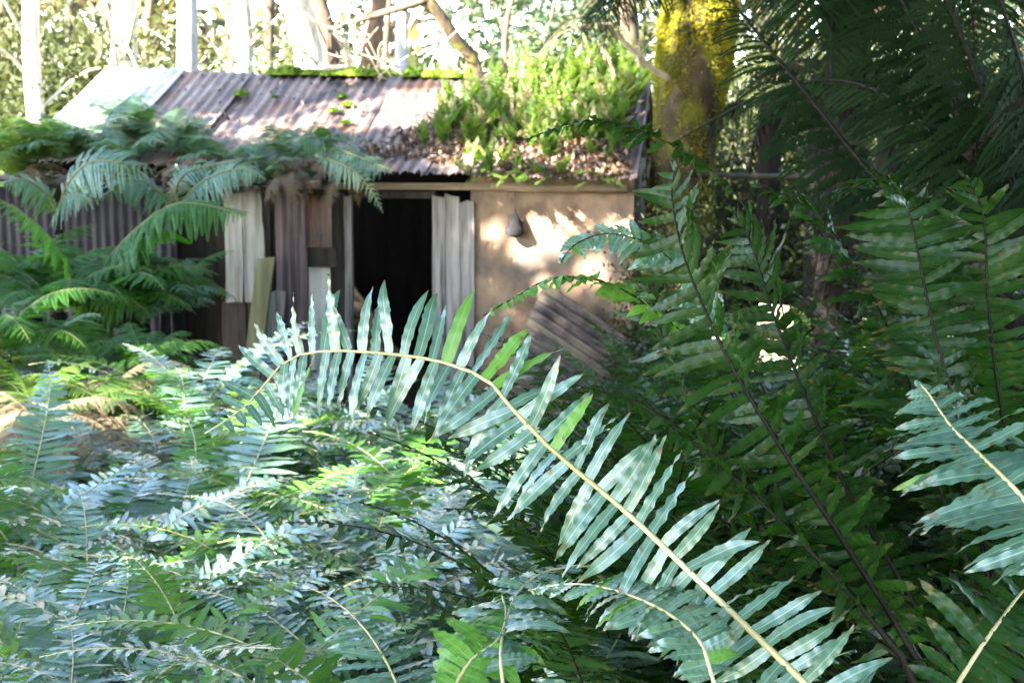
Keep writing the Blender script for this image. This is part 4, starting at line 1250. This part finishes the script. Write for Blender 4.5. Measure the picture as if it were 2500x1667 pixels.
# loose growth on the lean-to roof
for (px, py, k, sc) in [(330, 330, -0.15, 0.55), (420, 350, 0.05, 0.5), (380, 300, -0.6, 0.45), (250, 350, 0.2, 0.55), (480, 370, 0.2, 0.5), (560, 390, 0.3, 0.45), (700, 380, 0.2, 0.45), (760, 360, 0.1, 0.4), (150, 380, 0.4, 0.55), (620, 405, 0.35, 0.4), (300, 400, 0.5, 0.5), (520, 440, 0.6, 0.4), (680, 430, 0.5, 0.4)]:
    p = HW(LF(px, py + 25, k))
    t = thing('feathery_fern', 'small feathery fern rooted on the lean-to roof', 'fern', tuple(p), rng.uniform(0, 6.28), 'small ferns on the lean-to roof', sc * 1.35)
    for j in range(10):
        link('frond', SOFT[int(rng.integers(0, 5))], t, mat=rot_frond(rng.uniform(0, 6.28), rng.normal(0, 0.25), 0, rng.uniform(0.6, 1.0)))
for (px, py, k, sc) in [(470, 420, 0.6, 0.5), (600, 440, 0.6, 0.45), (760, 410, 0.45, 0.5), (820, 430, 0.5, 0.5), (850, 425, .5, .5), (720, 425, .6, .5), (220, 420, 0.6, 0.5), (560, 415, .5, .5), (660, 410, .5, .5), (60, 420, 0.6, 0.5)]:
    p = HW(LF(px, py, k))
    t = thing('dead_fern', 'clump of brown dead fronds hanging off the lean-to roof edge', 'dead fern', tuple(p), rng.uniform(0, 6.28), 'dead fronds on the lean-to roof', sc * 1.15)
    for j in range(6):
        link('frond', DEAD[int(rng.integers(0, 4))], t, mat=rot_frond(rng.uniform(0, 6.28), rng.normal(0.1, 0.2), 0, rng.uniform(0.5, 0.9)))

# sunny ferns behind the left end of the hut
for i in range(16):
    px = rng.uniform(-60, 235); d = rng.uniform(12.5, 16.5)
    p = P(px, 345, d)
    t = thing('sunlit_fern', 'sunlit yellow-green fern behind the left end of the hut', 'fern', (p[0], p[1], rng.uniform(0.7, 1.5)), rng.uniform(0, 6.28), 'sunlit ferns behind the hut', rng.uniform(0.9, 1.4))
    mb = MB(); tube(mb, [(0, 0, -1.6), (0.03, 0, -0.8), (0, 0, 0.05)], [0.09, 0.08, 0.06], 8, 0, rough=0.15)
    link('trunk', mb.mesh('trunk', [M['fibre']]), t)
    for j in range(9):
        link('frond', SUNNY[int(rng.integers(0, 4))], t, mat=rot_frond(rng.uniform(0, 6.28), rng.normal(0, 0.15), 0, rng.uniform(0.7, 1.1)))

# ------------------------------------------------------------------ the left mound: soft ferns, dead fronds, moss
def soft_plant(x, y, sc, meshes, label, group, name='soft_fern', z=None, n=8, cat='fern', stalk=False):
    t = thing(name, label, cat, (x, y, float(ground_z(x, y)) if z is None else z), rng.uniform(0, 6.28), group, sc)
    for j in range(n):
        link('frond', meshes[int(rng.integers(0, len(meshes)))], t, mat=rot_frond(2 * math.pi * (j + rng.uniform(-.3, .3)) / n, rng.normal(0, 0.15), 0, rng.uniform(0.7, 1.1)))
    if stalk:
        mb = MB(); tube(mb, [(0, 0, -1.1), (0.02, 0, -0.5), (0, 0, 0.04)], [0.09, 0.075, 0.06], 8, 0, rough=0.15); link('trunk', mb.mesh('trunk', [M['fibre']]), t)
    return t
for (px, d, sc) in [(60, 6.6, 0.6), (-20, 6.4, 0.6), (140, 7.0, 0.6), (240, 7.0, 0.55), (320, 6.8, 0.5), (400, 7.4, 0.5), (310, 7.9, 0.5), (360, 8.1, 0.5), (450, 8.0, 0.5), (500, 8.6, 0.5), (40, 7.8, 0.62), (120, 7.4, 0.62), (215, 7.6, 0.58), (290, 8.2, 0.5), (20, 7.0, 0.55), (170, 6.8, 0.5), (330, 7.6, 0.45), (410, 8.8, 0.5), (470, 9.4, 0.55), (360, 9.4, 0.6), (80, 8.8, 0.7), (260, 8.9, 0.6)]:
    p = P(px, 345, d)
    soft_plant(p[0], p[1], sc, SUNNY if d < 8 and px < 260 else SOFT, 'low feathery fern growing on the mossy mound' if not (d < 8 and px < 260) else 'yellow-green feathery fern catching sun on the mossy mound', 'feathery ferns on the mound' if not (d < 8 and px < 260) else 'yellow-green ferns on the mound')
for (px, d, sc, z) in [(430, 8.6, 0.62, 0.72), (490, 8.8, 0.6, 0.7), (60, 7.0, 0.6, 1.0), (180, 6.6, 0.55, 0.95), (300, 7.2, 0.5, 0.85), (520, 9.2, 0.5, 0.6), (380, 7.6, 0.5, 0.7), (250, 8.2, 0.5, 0.95)]:
    p = P(px, 345, d)
    soft_plant(p[0], p[1], sc * 1.15, DEAD_ST, 'drooping clump of straw-coloured dead fronds on the mossy mound', 'dead fronds on the mound', 'dead_fern', z, 9, 'dead fern')
for (px, d, sc) in [(-40, 10.4, 1.05), (60, 10.2, 1.0), (120, 9.7, 0.9), (330, 10.7, 0.85), (420, 10.6, 0.7), (20, 9.2, 0.95), (150, 9.0, 0.8), (390, 10.0, 0.6), (470, 10.3, 0.6), (-20, 8.4, 0.8), (300, 9.8, 0.7), (500, 9.6, 0.5), (430, 9.2, 0.5), (340, 8.8, 0.55)]:
    p = P(px, 345, d)
    soft_plant(p[0], p[1], sc, SOFTG if int(px) % 20 == 0 else SOFT, 'tall feathery fern crowding against the lean-to wall', 'feathery ferns against the lean-to wall', n=12, z=float(ground_z(p[0], p[1])) + (1.15 if d > 9.3 and px < 450 else 0.5), stalk=True)
M['moss_olive'] = leaf_mat('olive_moss', (0.06, 0.08, 0.01), (0.13, 0.14, 0.02), (0.12, 0.13, 0.02), 0.2, 0.8, 0.1)
def stump():
    b = P(318, 880, 8.3); b[2] = float(ground_z(b[0], b[1]))
    top = P(310, 790, 8.3)[2] - b[2]
    t = thing('mossy_stump', 'short broken stump covered in yellow-green moss', 'stump', tuple(b))
    mb = MB(); path = curve([(0, 0, -0.1), (0.06, 0, top * 0.45), (-0.03, 0, top * 0.8), (0.06, 0, top), (0.13, 0, top * 0.96)], 14)
    tube(mb, path, np.linspace(0.10, 0.055, 14), 14, 0, rough=0.28)
    link('trunk', mb.mesh('trunk', [M['bark_moss']]), t)
    n = 1500; z = rng.uniform(0.1, top, n); a = rng.uniform(0, 6.28, n); rr = np.interp(z, [0, top], [0.10, 0.055]) + 0.008
    pos = np.stack([rr * np.cos(a), rr * np.sin(a), z], -1)
    dr = np.stack([np.cos(a), np.sin(a), np.full(n, -0.3)], -1) + rng.normal(0, 0.3, (n, 3)); dr /= np.linalg.norm(dr, axis=1, keepdims=True)
    link('moss', quads_mesh('moss', leaf_quads(pos, 0.035, 0.012, 0.2, dr), [M['moss_olive']]), t)
def mound_logs():
    for (a, b, r, lab) in [((20, 985, 7.0), (420, 960, 7.6), 0.09, 'mossy fallen log half buried in the left mound'), ((-40, 1200, 5.4), (130, 1165, 5.8), 0.02, 'thin grey stick poking out beside the fern bed')]:
        A, B = P(*a), P(*b)
        o = stick('fallen_log', lab, 'log', [A, (A + B) / 2 + np.array([0, 0, 0.03]), B], r, r * 0.7, M['bark_moss'], 0)

# sunlit boards glimpsed through the right-hand ferns
for i, (px, py, w, tl) in enumerate([(1862, 800, 0.20, 0.5), (1960, 830, 0.16, -0.4), (2070, 830, 0.22, 0.75)]):
    c = P(px, py, 9.0)
    zg = float(ground_z(c[0], c[1]))
    mb = MB(); box(mb, (-w / 2, -0.015, -0.05), (w / 2, 0.015, c[2] - zg + 0.16), jit=0.008)
    o = link('broken_board', mb.mesh('broken_board', [M['beam_pale'] if 'beam_pale' in M else M['deadwood']], False), None, loc=(c[0], c[1], zg))
    o.rotation_euler = (R(-14), R(18 * tl), R(20 * tl))
    tag(o, ['buff broken board catching sun behind the thicket ferns', 'narrow broken board standing between two others in the thicket', 'pinkish broken board leaning over behind the thicket ferns'][i], 'board')

# ------------------------------------------------------------------ hand-placed ferns of the foreground
def px_path(pts, n=30):
    return curve([P(*q) for q in pts], n)

def hero_len(Lm):
    return lambda q: Lm * (0.85 + 0.15 * min(1, q / 0.3)) * (1 - 0.88 * max(0, (q - 0.80) / 0.20) ** 1.3)

def hero_plant(label, base_xy, fronds, name='gristle_fern', group=None):
    """fronds: (pixel path, leaflet length m, width m, pairs, blade normal, leaf mat, stem mat, stem r, start, lean, lift)"""
    x, y = base_xy
    b = np.array([x, y, float(ground_z(x, y))])
    t = thing(name, label, 'fern', tuple(b), 0, group)
    for i, (pts, L, W, pairs, nh, lm, sm, r, start, lean, lift) in enumerate(fronds):
        path = px_path(pts) - b
        first = path[0]
        if np.linalg.norm(first) > 0.05:          # carry the stalk down to the crown of the plant
            n_ex = 8
            ext = curve([np.zeros(3), first * 0.5 + np.array([0, 0, 0.05]), first], n_ex)[:-1]
            k = len(ext); start = (k + start * (len(path) - 1)) / (k + len(path) - 1)
            path = np.vstack([ext, path])
        lay = frond_layout(path, nh, pairs, hero_len(L) if pairs >= 50 or (lm == 'fern_dark' and pairs >= 38) else gristle_len(L), W, start, lean, lift, 0.17 if lm == 'fern_dark' else 0.15 if pairs >= 50 else 0.13, 0.03, 40 + i + int(pts[0][0]))
        frond_parts(t, path, lay, M[lm], M[sm], r, 0.0015, leaf_alt=M['fern_light'] if lm in ('fern', 'fern_hero') else None)
    return t

# the great arching frond
hero_plant('great arching gristle fern frond with a cream stalk crossing before the doorway', (0.62, 1.95), [
    ([(2085, 1790, 2.10), (1960, 1662, 2.15), (1745, 1455, 2.25), (1540, 1260, 2.35), (1345, 1095, 2.45), (1240, 985, 2.5), (1185, 925, 2.55), (1065, 880, 2.6), (905, 860, 2.65), (780, 858, 2.7), (700, 880, 2.75), (640, 945, 2.75), (590, 1000, 2.72), (500, 1058, 2.65)],
     0.138, 0.0195, 53, (-0.25, -0.85, 0.45), 'fern_hero', 'rachis', 0.0075, 0.03, -0.08, 0.10)])
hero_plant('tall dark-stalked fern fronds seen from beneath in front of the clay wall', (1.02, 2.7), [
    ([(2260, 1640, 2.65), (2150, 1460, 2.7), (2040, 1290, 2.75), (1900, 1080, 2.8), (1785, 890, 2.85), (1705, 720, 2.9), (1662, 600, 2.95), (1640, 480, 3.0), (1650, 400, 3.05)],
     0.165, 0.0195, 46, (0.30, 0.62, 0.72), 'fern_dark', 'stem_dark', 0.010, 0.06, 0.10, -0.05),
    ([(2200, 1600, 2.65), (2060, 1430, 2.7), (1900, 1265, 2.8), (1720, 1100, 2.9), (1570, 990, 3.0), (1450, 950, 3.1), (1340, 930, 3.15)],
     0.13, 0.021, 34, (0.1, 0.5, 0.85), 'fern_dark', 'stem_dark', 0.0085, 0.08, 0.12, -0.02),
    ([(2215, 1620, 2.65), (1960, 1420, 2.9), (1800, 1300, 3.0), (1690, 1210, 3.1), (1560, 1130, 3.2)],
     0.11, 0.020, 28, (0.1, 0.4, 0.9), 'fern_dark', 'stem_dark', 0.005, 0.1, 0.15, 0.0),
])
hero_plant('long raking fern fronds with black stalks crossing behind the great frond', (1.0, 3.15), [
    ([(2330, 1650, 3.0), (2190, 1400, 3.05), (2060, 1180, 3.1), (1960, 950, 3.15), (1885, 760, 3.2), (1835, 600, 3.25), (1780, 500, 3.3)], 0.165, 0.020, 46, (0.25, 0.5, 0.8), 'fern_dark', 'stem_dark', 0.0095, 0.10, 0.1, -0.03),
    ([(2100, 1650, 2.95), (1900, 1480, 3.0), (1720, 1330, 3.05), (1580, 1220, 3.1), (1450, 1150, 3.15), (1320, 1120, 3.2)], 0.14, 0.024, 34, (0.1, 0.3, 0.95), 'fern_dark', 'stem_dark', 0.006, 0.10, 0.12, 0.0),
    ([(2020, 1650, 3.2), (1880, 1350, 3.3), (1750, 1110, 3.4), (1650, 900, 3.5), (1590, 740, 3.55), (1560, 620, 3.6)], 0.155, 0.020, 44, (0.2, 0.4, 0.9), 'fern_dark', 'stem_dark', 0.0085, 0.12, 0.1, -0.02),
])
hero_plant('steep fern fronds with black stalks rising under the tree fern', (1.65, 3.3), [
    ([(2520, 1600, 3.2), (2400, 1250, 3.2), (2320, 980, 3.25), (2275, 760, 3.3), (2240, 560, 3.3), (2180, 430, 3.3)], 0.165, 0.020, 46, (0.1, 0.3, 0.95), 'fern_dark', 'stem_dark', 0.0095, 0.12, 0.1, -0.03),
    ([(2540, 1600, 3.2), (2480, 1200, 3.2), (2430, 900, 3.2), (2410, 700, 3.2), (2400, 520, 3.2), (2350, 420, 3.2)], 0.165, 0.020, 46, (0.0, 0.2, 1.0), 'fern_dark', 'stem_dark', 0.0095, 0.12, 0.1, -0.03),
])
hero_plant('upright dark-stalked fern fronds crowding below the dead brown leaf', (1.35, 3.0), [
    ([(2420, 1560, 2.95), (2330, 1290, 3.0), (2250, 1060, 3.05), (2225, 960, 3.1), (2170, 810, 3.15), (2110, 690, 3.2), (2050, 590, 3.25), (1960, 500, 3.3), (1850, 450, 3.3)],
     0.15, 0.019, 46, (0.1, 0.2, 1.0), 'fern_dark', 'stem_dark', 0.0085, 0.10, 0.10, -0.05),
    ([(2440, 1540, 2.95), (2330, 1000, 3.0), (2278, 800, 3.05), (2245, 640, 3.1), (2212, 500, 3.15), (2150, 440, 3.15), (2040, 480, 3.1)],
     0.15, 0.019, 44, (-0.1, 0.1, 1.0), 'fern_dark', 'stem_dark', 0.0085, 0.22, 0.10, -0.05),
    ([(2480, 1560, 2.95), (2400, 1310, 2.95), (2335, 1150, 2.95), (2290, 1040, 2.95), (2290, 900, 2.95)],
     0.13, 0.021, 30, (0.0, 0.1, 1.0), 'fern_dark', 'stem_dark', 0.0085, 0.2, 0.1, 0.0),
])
hero_plant('pale blue-lit fern frond with a cream stalk beside the dark stalks', (1.05, 1.9), [
    ([(2640, 1420, 2.05), (2505, 1225, 2.15), (2395, 1112, 2.25), (2322, 1040, 2.35), (2268, 962, 2.45), (2245, 935, 2.5)],
     0.165, 0.020, 32, (-0.1, -0.35, 0.95), 'fern_hero', 'rachis', 0.006, 0.05, 0.05, 0.0)])
hero_plant('low leafy fern fronds at the foot of the great arching frond', (0.33, 2.05), [
    ([(1752, 1700, 2.05), (1735, 1640, 2.08), (1705, 1560, 2.12), (1620, 1490, 2.2), (1500, 1440, 2.3), (1390, 1425, 2.4), (1290, 1440, 2.45)],
     0.085, 0.020, 28, (-0.05, -0.35, 0.95), 'fern', 'rachis', 0.004, 0.08, 0.10, 0.05),
    ([(1100, 1690, 2.2), (1150, 1610, 2.25), (1215, 1560, 2.3), (1235, 1500, 2.4), (1225, 1450, 2.5)],
     0.09, 0.024, 18, (0.1, -0.5, 0.9), 'fern_light', 'rachis', 0.003, 0.05, 0.15, 0.0),
    ([(1230, 1690, 2.2), (1222, 1600, 2.25), (1232, 1530, 2.35), (1262, 1450, 2.5), (1330, 1395, 2.6), (1440, 1380, 2.65)],
     0.10, 0.024, 20, (-0.1, -0.4, 0.9), 'fern', 'rachis', 0.0035, 0.1, 0.12, 0.0),
])
hero_plant('shaded fern frond with a buff stalk low beside the black stalks', (0.72, 1.8), [
    ([(2320, 1700, 2.0), (2375, 1610, 2.05), (2430, 1530, 2.1), (2500, 1440, 2.2), (2580, 1370, 2.3)],
     0.12, 0.02, 22, (0.1, -0.6, 0.8), 'fern_dark', 'rachis', 0.0045, 0.05, 0.1, 0.0)])
hero_plant('fern sprays reaching left across the clay wall', (1.0, 3.5), [
    ([(1960, 1200, 3.4), (1840, 900, 3.4), (1700, 700, 3.4), (1590, 600, 3.4), (1480, 570, 3.4), (1400, 600, 3.35), (1370, 640, 3.3)],
     0.10, 0.024, 24, (0.1, -0.5, 0.85), 'fern', 'stem_dark', 0.0035, 0.45, 0.2, 0.0),
    ([(1900, 1200, 3.4), (1750, 900, 3.4), (1600, 760, 3.4), (1480, 690, 3.35), (1350, 680, 3.3), (1250, 730, 3.25), (1180, 770, 3.2)],
     0.085, 0.022, 26, (0.0, 0.2, 1.0), 'fern_light', 'stem_dark', 0.0035, 0.45, 0.2, 0.0),
    ([(1960, 1200, 3.4), (1900, 700, 3.6), (1800, 480, 3.7), (1650, 360, 3.8), (1500, 300, 3.8), (1400, 300, 3.8), (1260, 350, 3.7)],
     0.075, 0.020, 30, (0.0, 0.3, 0.9), 'fern_dark', 'stem_dark', 0.003, 0.55, 0.2, 0.0),
])

# ------------------------------------------------------------------ the fern bed
HUT_FRONT = lambda x, y: np.dot(np.array([x, y, 0]) - np.array([F0[0], F0[1], 0]), NY)
def bed():
    pts = []
    tries = 0
    while len(pts) < 290 and tries < 30000:
        tries += 1
        y = rng.uniform(2.2, 9.9)
        x = rng.uniform(-0.42, 0.42) * y
        k = HUT_FRONT(x, y)
        if k < 0.85: continue
        px = 1250 + FPX * x / y
        if px < 430 and y > 6.3: continue                       # the mound has its own plants
        md = (0.24 + 0.030 * y) * (0.72 if px > 1450 else 1.0)
        if any((x - a) ** 2 + (y - b) ** 2 < md * md for a, b in pts): continue
        if y < 3.0 and px > 1050: continue                      # hand-placed ferns stand there
        if y < 2.5: continue
        pts.append((x, y))
    n_single = 0
    def bed_zone(x, y, px):
        k = HUT_FRONT(x, y)
        if k < 2.2: return ('blue-green fern growing at the foot of the hut front', 'ferns at the foot of the hut')
        if px < 560 and y > 4.6: return ('blue-green fern at the edge of the mossy mound', 'ferns edging the mound')
        if px > 950 and y < 4.6: return ('blue-green fern under the great arching frond', 'ferns under the great frond')
        if y < 3.9: return ('blue-green fern with separate narrow leaflets at the near end of the bed', 'ferns at the near end of the bed')
        return ('blue-green fern in the middle of the bed before the hut', 'ferns in the middle of the bed')
    def tall_zone(x, y, px):
        k = HUT_FRONT(x, y)
        if k < 2.6: return ('tall dark fern standing against the clay wall end', 'tall ferns by the clay wall')
        if y < 4.2: return ('tall dark fern among the raking black stalks', 'tall ferns among the black stalks')
        return ('tall dark green fern deep in the thicket below the level limb', 'tall ferns deep in the thicket')
    for (x, y) in pts:
        px = 1250 + FPX * x / y
        tall = px > 1480 and rng.random() < 0.8 and not (px < 1620 and y > 5.0)
        z = float(ground_z(x, y))
        if tall:
            lb, gp = tall_zone(x, y, px)
            t = thing('gristle_fern', lb, 'fern', (x, y, z), 0, gp, rng.uniform(0.75, 1.02) * (0.85 if y < 3.6 else 1.0))
            n = int(rng.integers(7, 10)); specs, mes = TALL, TALL_ME
        else:
            lb, gp = bed_zone(x, y, px)
            t = thing('gristle_fern', lb, 'fern', (x, y, z), 0, gp, rng.uniform(0.8, 1.08) * (1.0 if y < 4.5 else 1.22 if px < 1200 else 0.9))
            n = int(rng.integers(8, 11)); specs, mes = BED, BED_ME
        a0 = rng.uniform(0, 6.28)
        for j in range(n):
            i = int(rng.integers(0, len(specs)))
            mt = rot_frond(a0 + 2 * math.pi * (j + rng.uniform(-.3, .3)) / n, rng.normal(0, 0.10), 0, rng.uniform(0.75, 1.1))
            if y < 3.7 and n_single < 60 and px > -60:
                path, lay = specs[i]
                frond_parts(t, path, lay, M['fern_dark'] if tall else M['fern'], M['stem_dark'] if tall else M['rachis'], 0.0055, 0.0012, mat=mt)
                n_single += 1
            elif not tall and rng.random() < 0.02:
                link('frond', BED_DD[i % 3], t, mat=rot_frond(a0 + j, 0.95, 0, 0.8))['label'] = 'withered brown frond'
            elif not tall and rng.random() < 0.22:
                link('frond', BED_LT[i % 4], t, mat=mt)
            else:
                link('frond', mes[i], t, mat=mt)
bed()

# ------------------------------------------------------------------ tree ferns on the right
def fern_trunk(t, h, r=0.11):
    mb = MB(); tube(mb, curve([(0, 0, -h), (0.02, 0.01, -h * 0.5), (0, 0, 0.05)], 12), np.linspace(r * 1.2, r, 12), 12, 0, rough=0.2)
    link('trunk', mb.mesh('trunk', [M['fibre']]), t)
    n = 1600; z = rng.uniform(-h, 0.05, n); a = rng.uniform(0, 6.283, n)
    dr = np.stack([np.cos(a) * 0.5, np.sin(a) * 0.5, np.full(n, -1.0)], -1) + rng.normal(0, 0.3, (n, 3)); dr /= np.linalg.norm(dr, axis=1, keepdims=True)
    link('root_fibres', quads_mesh('root_fibres', leaf_quads(np.stack([r * 1.15 * np.cos(a), r * 1.15 * np.sin(a), z], -1), 0.13, 0.012, 0.2, dr), [M['dead_dark']]), t)
def tree_fern_px(label, base_px, fronds, mats, extra=0, seed=0):
    b = P(*base_px); zg = float(ground_z(b[0], b[1]))
    t = thing('tree_fern', label, 'tree fern', tuple(b))
    fern_trunk(t, b[2] - zg + 0.1)
    for i, (pth, lpx, nh, pairs, r0) in enumerate(fronds):
        pts = [P(*q) for q in pth]
        bip_path_frond(t, pts, nh, pairs, lpx / FPX * pth[1][2], mats, r0, 0.003, b, seed=seed + i, droop=0.35, start=0.18)
    for j in range(extra):
        link('frond', BIG[int(rng.integers(0, 5))], t, mat=rot_frond(rng.uniform(-1.4, 1.6), rng.normal(0, 0.1), 0, rng.uniform(0.8, 1.0)))
    return t
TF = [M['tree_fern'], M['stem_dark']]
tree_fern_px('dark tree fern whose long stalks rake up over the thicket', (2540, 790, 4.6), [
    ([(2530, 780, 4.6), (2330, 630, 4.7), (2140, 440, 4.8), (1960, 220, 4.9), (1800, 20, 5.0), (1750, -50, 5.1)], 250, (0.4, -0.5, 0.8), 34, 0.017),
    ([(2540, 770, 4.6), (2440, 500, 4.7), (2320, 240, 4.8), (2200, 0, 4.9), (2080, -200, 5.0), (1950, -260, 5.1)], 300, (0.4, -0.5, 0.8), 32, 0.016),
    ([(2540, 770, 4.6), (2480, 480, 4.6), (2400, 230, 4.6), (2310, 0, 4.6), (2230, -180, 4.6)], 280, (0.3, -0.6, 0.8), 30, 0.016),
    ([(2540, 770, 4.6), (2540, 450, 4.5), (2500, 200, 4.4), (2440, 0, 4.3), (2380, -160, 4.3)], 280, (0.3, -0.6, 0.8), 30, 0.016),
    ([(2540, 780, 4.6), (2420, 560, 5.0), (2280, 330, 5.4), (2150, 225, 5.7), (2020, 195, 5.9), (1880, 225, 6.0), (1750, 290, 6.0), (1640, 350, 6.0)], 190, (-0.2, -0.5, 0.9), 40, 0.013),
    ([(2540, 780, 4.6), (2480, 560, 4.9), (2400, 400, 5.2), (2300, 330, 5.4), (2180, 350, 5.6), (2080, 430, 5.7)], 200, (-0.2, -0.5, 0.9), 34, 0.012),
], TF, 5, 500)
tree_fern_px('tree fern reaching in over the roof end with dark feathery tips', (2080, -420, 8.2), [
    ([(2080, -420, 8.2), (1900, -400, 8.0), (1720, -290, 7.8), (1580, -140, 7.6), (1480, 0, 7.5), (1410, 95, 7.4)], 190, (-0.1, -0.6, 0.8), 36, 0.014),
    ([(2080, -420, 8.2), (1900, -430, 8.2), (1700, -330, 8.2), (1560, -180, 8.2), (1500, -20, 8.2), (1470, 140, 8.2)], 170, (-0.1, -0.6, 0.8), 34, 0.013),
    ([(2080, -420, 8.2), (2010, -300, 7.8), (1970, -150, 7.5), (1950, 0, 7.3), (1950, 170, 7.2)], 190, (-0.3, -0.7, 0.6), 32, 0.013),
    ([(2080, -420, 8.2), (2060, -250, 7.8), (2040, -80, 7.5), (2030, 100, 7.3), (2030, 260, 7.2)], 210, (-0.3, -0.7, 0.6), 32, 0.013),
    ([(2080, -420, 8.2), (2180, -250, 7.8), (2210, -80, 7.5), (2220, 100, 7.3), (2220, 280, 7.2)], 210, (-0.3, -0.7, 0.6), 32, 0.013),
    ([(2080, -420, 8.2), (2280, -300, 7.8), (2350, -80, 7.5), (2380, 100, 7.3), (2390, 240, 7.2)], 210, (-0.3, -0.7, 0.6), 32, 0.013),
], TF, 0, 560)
# skirts of dead fronds in the shade
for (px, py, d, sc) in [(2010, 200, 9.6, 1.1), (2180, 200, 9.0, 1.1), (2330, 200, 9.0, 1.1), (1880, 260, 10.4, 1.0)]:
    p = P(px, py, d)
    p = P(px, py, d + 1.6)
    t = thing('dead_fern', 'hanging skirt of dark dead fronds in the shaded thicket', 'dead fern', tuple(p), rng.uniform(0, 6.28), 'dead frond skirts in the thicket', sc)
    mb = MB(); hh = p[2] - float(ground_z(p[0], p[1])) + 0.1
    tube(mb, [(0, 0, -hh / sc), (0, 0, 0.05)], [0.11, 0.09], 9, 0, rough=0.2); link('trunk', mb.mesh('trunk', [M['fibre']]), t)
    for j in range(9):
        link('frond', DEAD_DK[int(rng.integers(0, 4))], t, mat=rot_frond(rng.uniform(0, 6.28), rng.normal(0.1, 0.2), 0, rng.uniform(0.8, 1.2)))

# curled dead brown leaf hanging by the tree fern
def dead_leaf():
    path = px_path([(2505, 215, 4.4), (2470, 245, 4.38), (2440, 300, 4.36), (2400, 345, 4.34), (2365, 375, 4.32), (2385, 420, 4.3)], 18)
    b = path[0].copy(); path = path - b
    mb = MB(); verts = []; w = 7
    for i, p in enumerate(path):
        q = i / 17; ww = 0.065 * math.sin(math.pi * min(1, 0.12 + q * 0.95)) ** 0.8
        for c in range(w):
            v = (c / (w - 1) - 0.5) * 2; a = v * 1.1
            verts.append(p + np.array([0.75 * math.sin(a), -0.4 * math.cos(a), 0.5 * math.sin(a)]) * ww + rng.normal(0, 0.004, 3))
    mb.add(verts, [(i * w + c, i * w + c + 1, (i + 1) * w + c + 1, (i + 1) * w + c) for i in range(17) for c in range(w - 1)])
    o = link('dead_leaf', mb.mesh('dead_leaf', [M['dead_dark']]), None, loc=tuple(b))
    tag(o, 'large curled brown dead leaf hanging among the dark stalks', 'leaf')
dead_leaf()
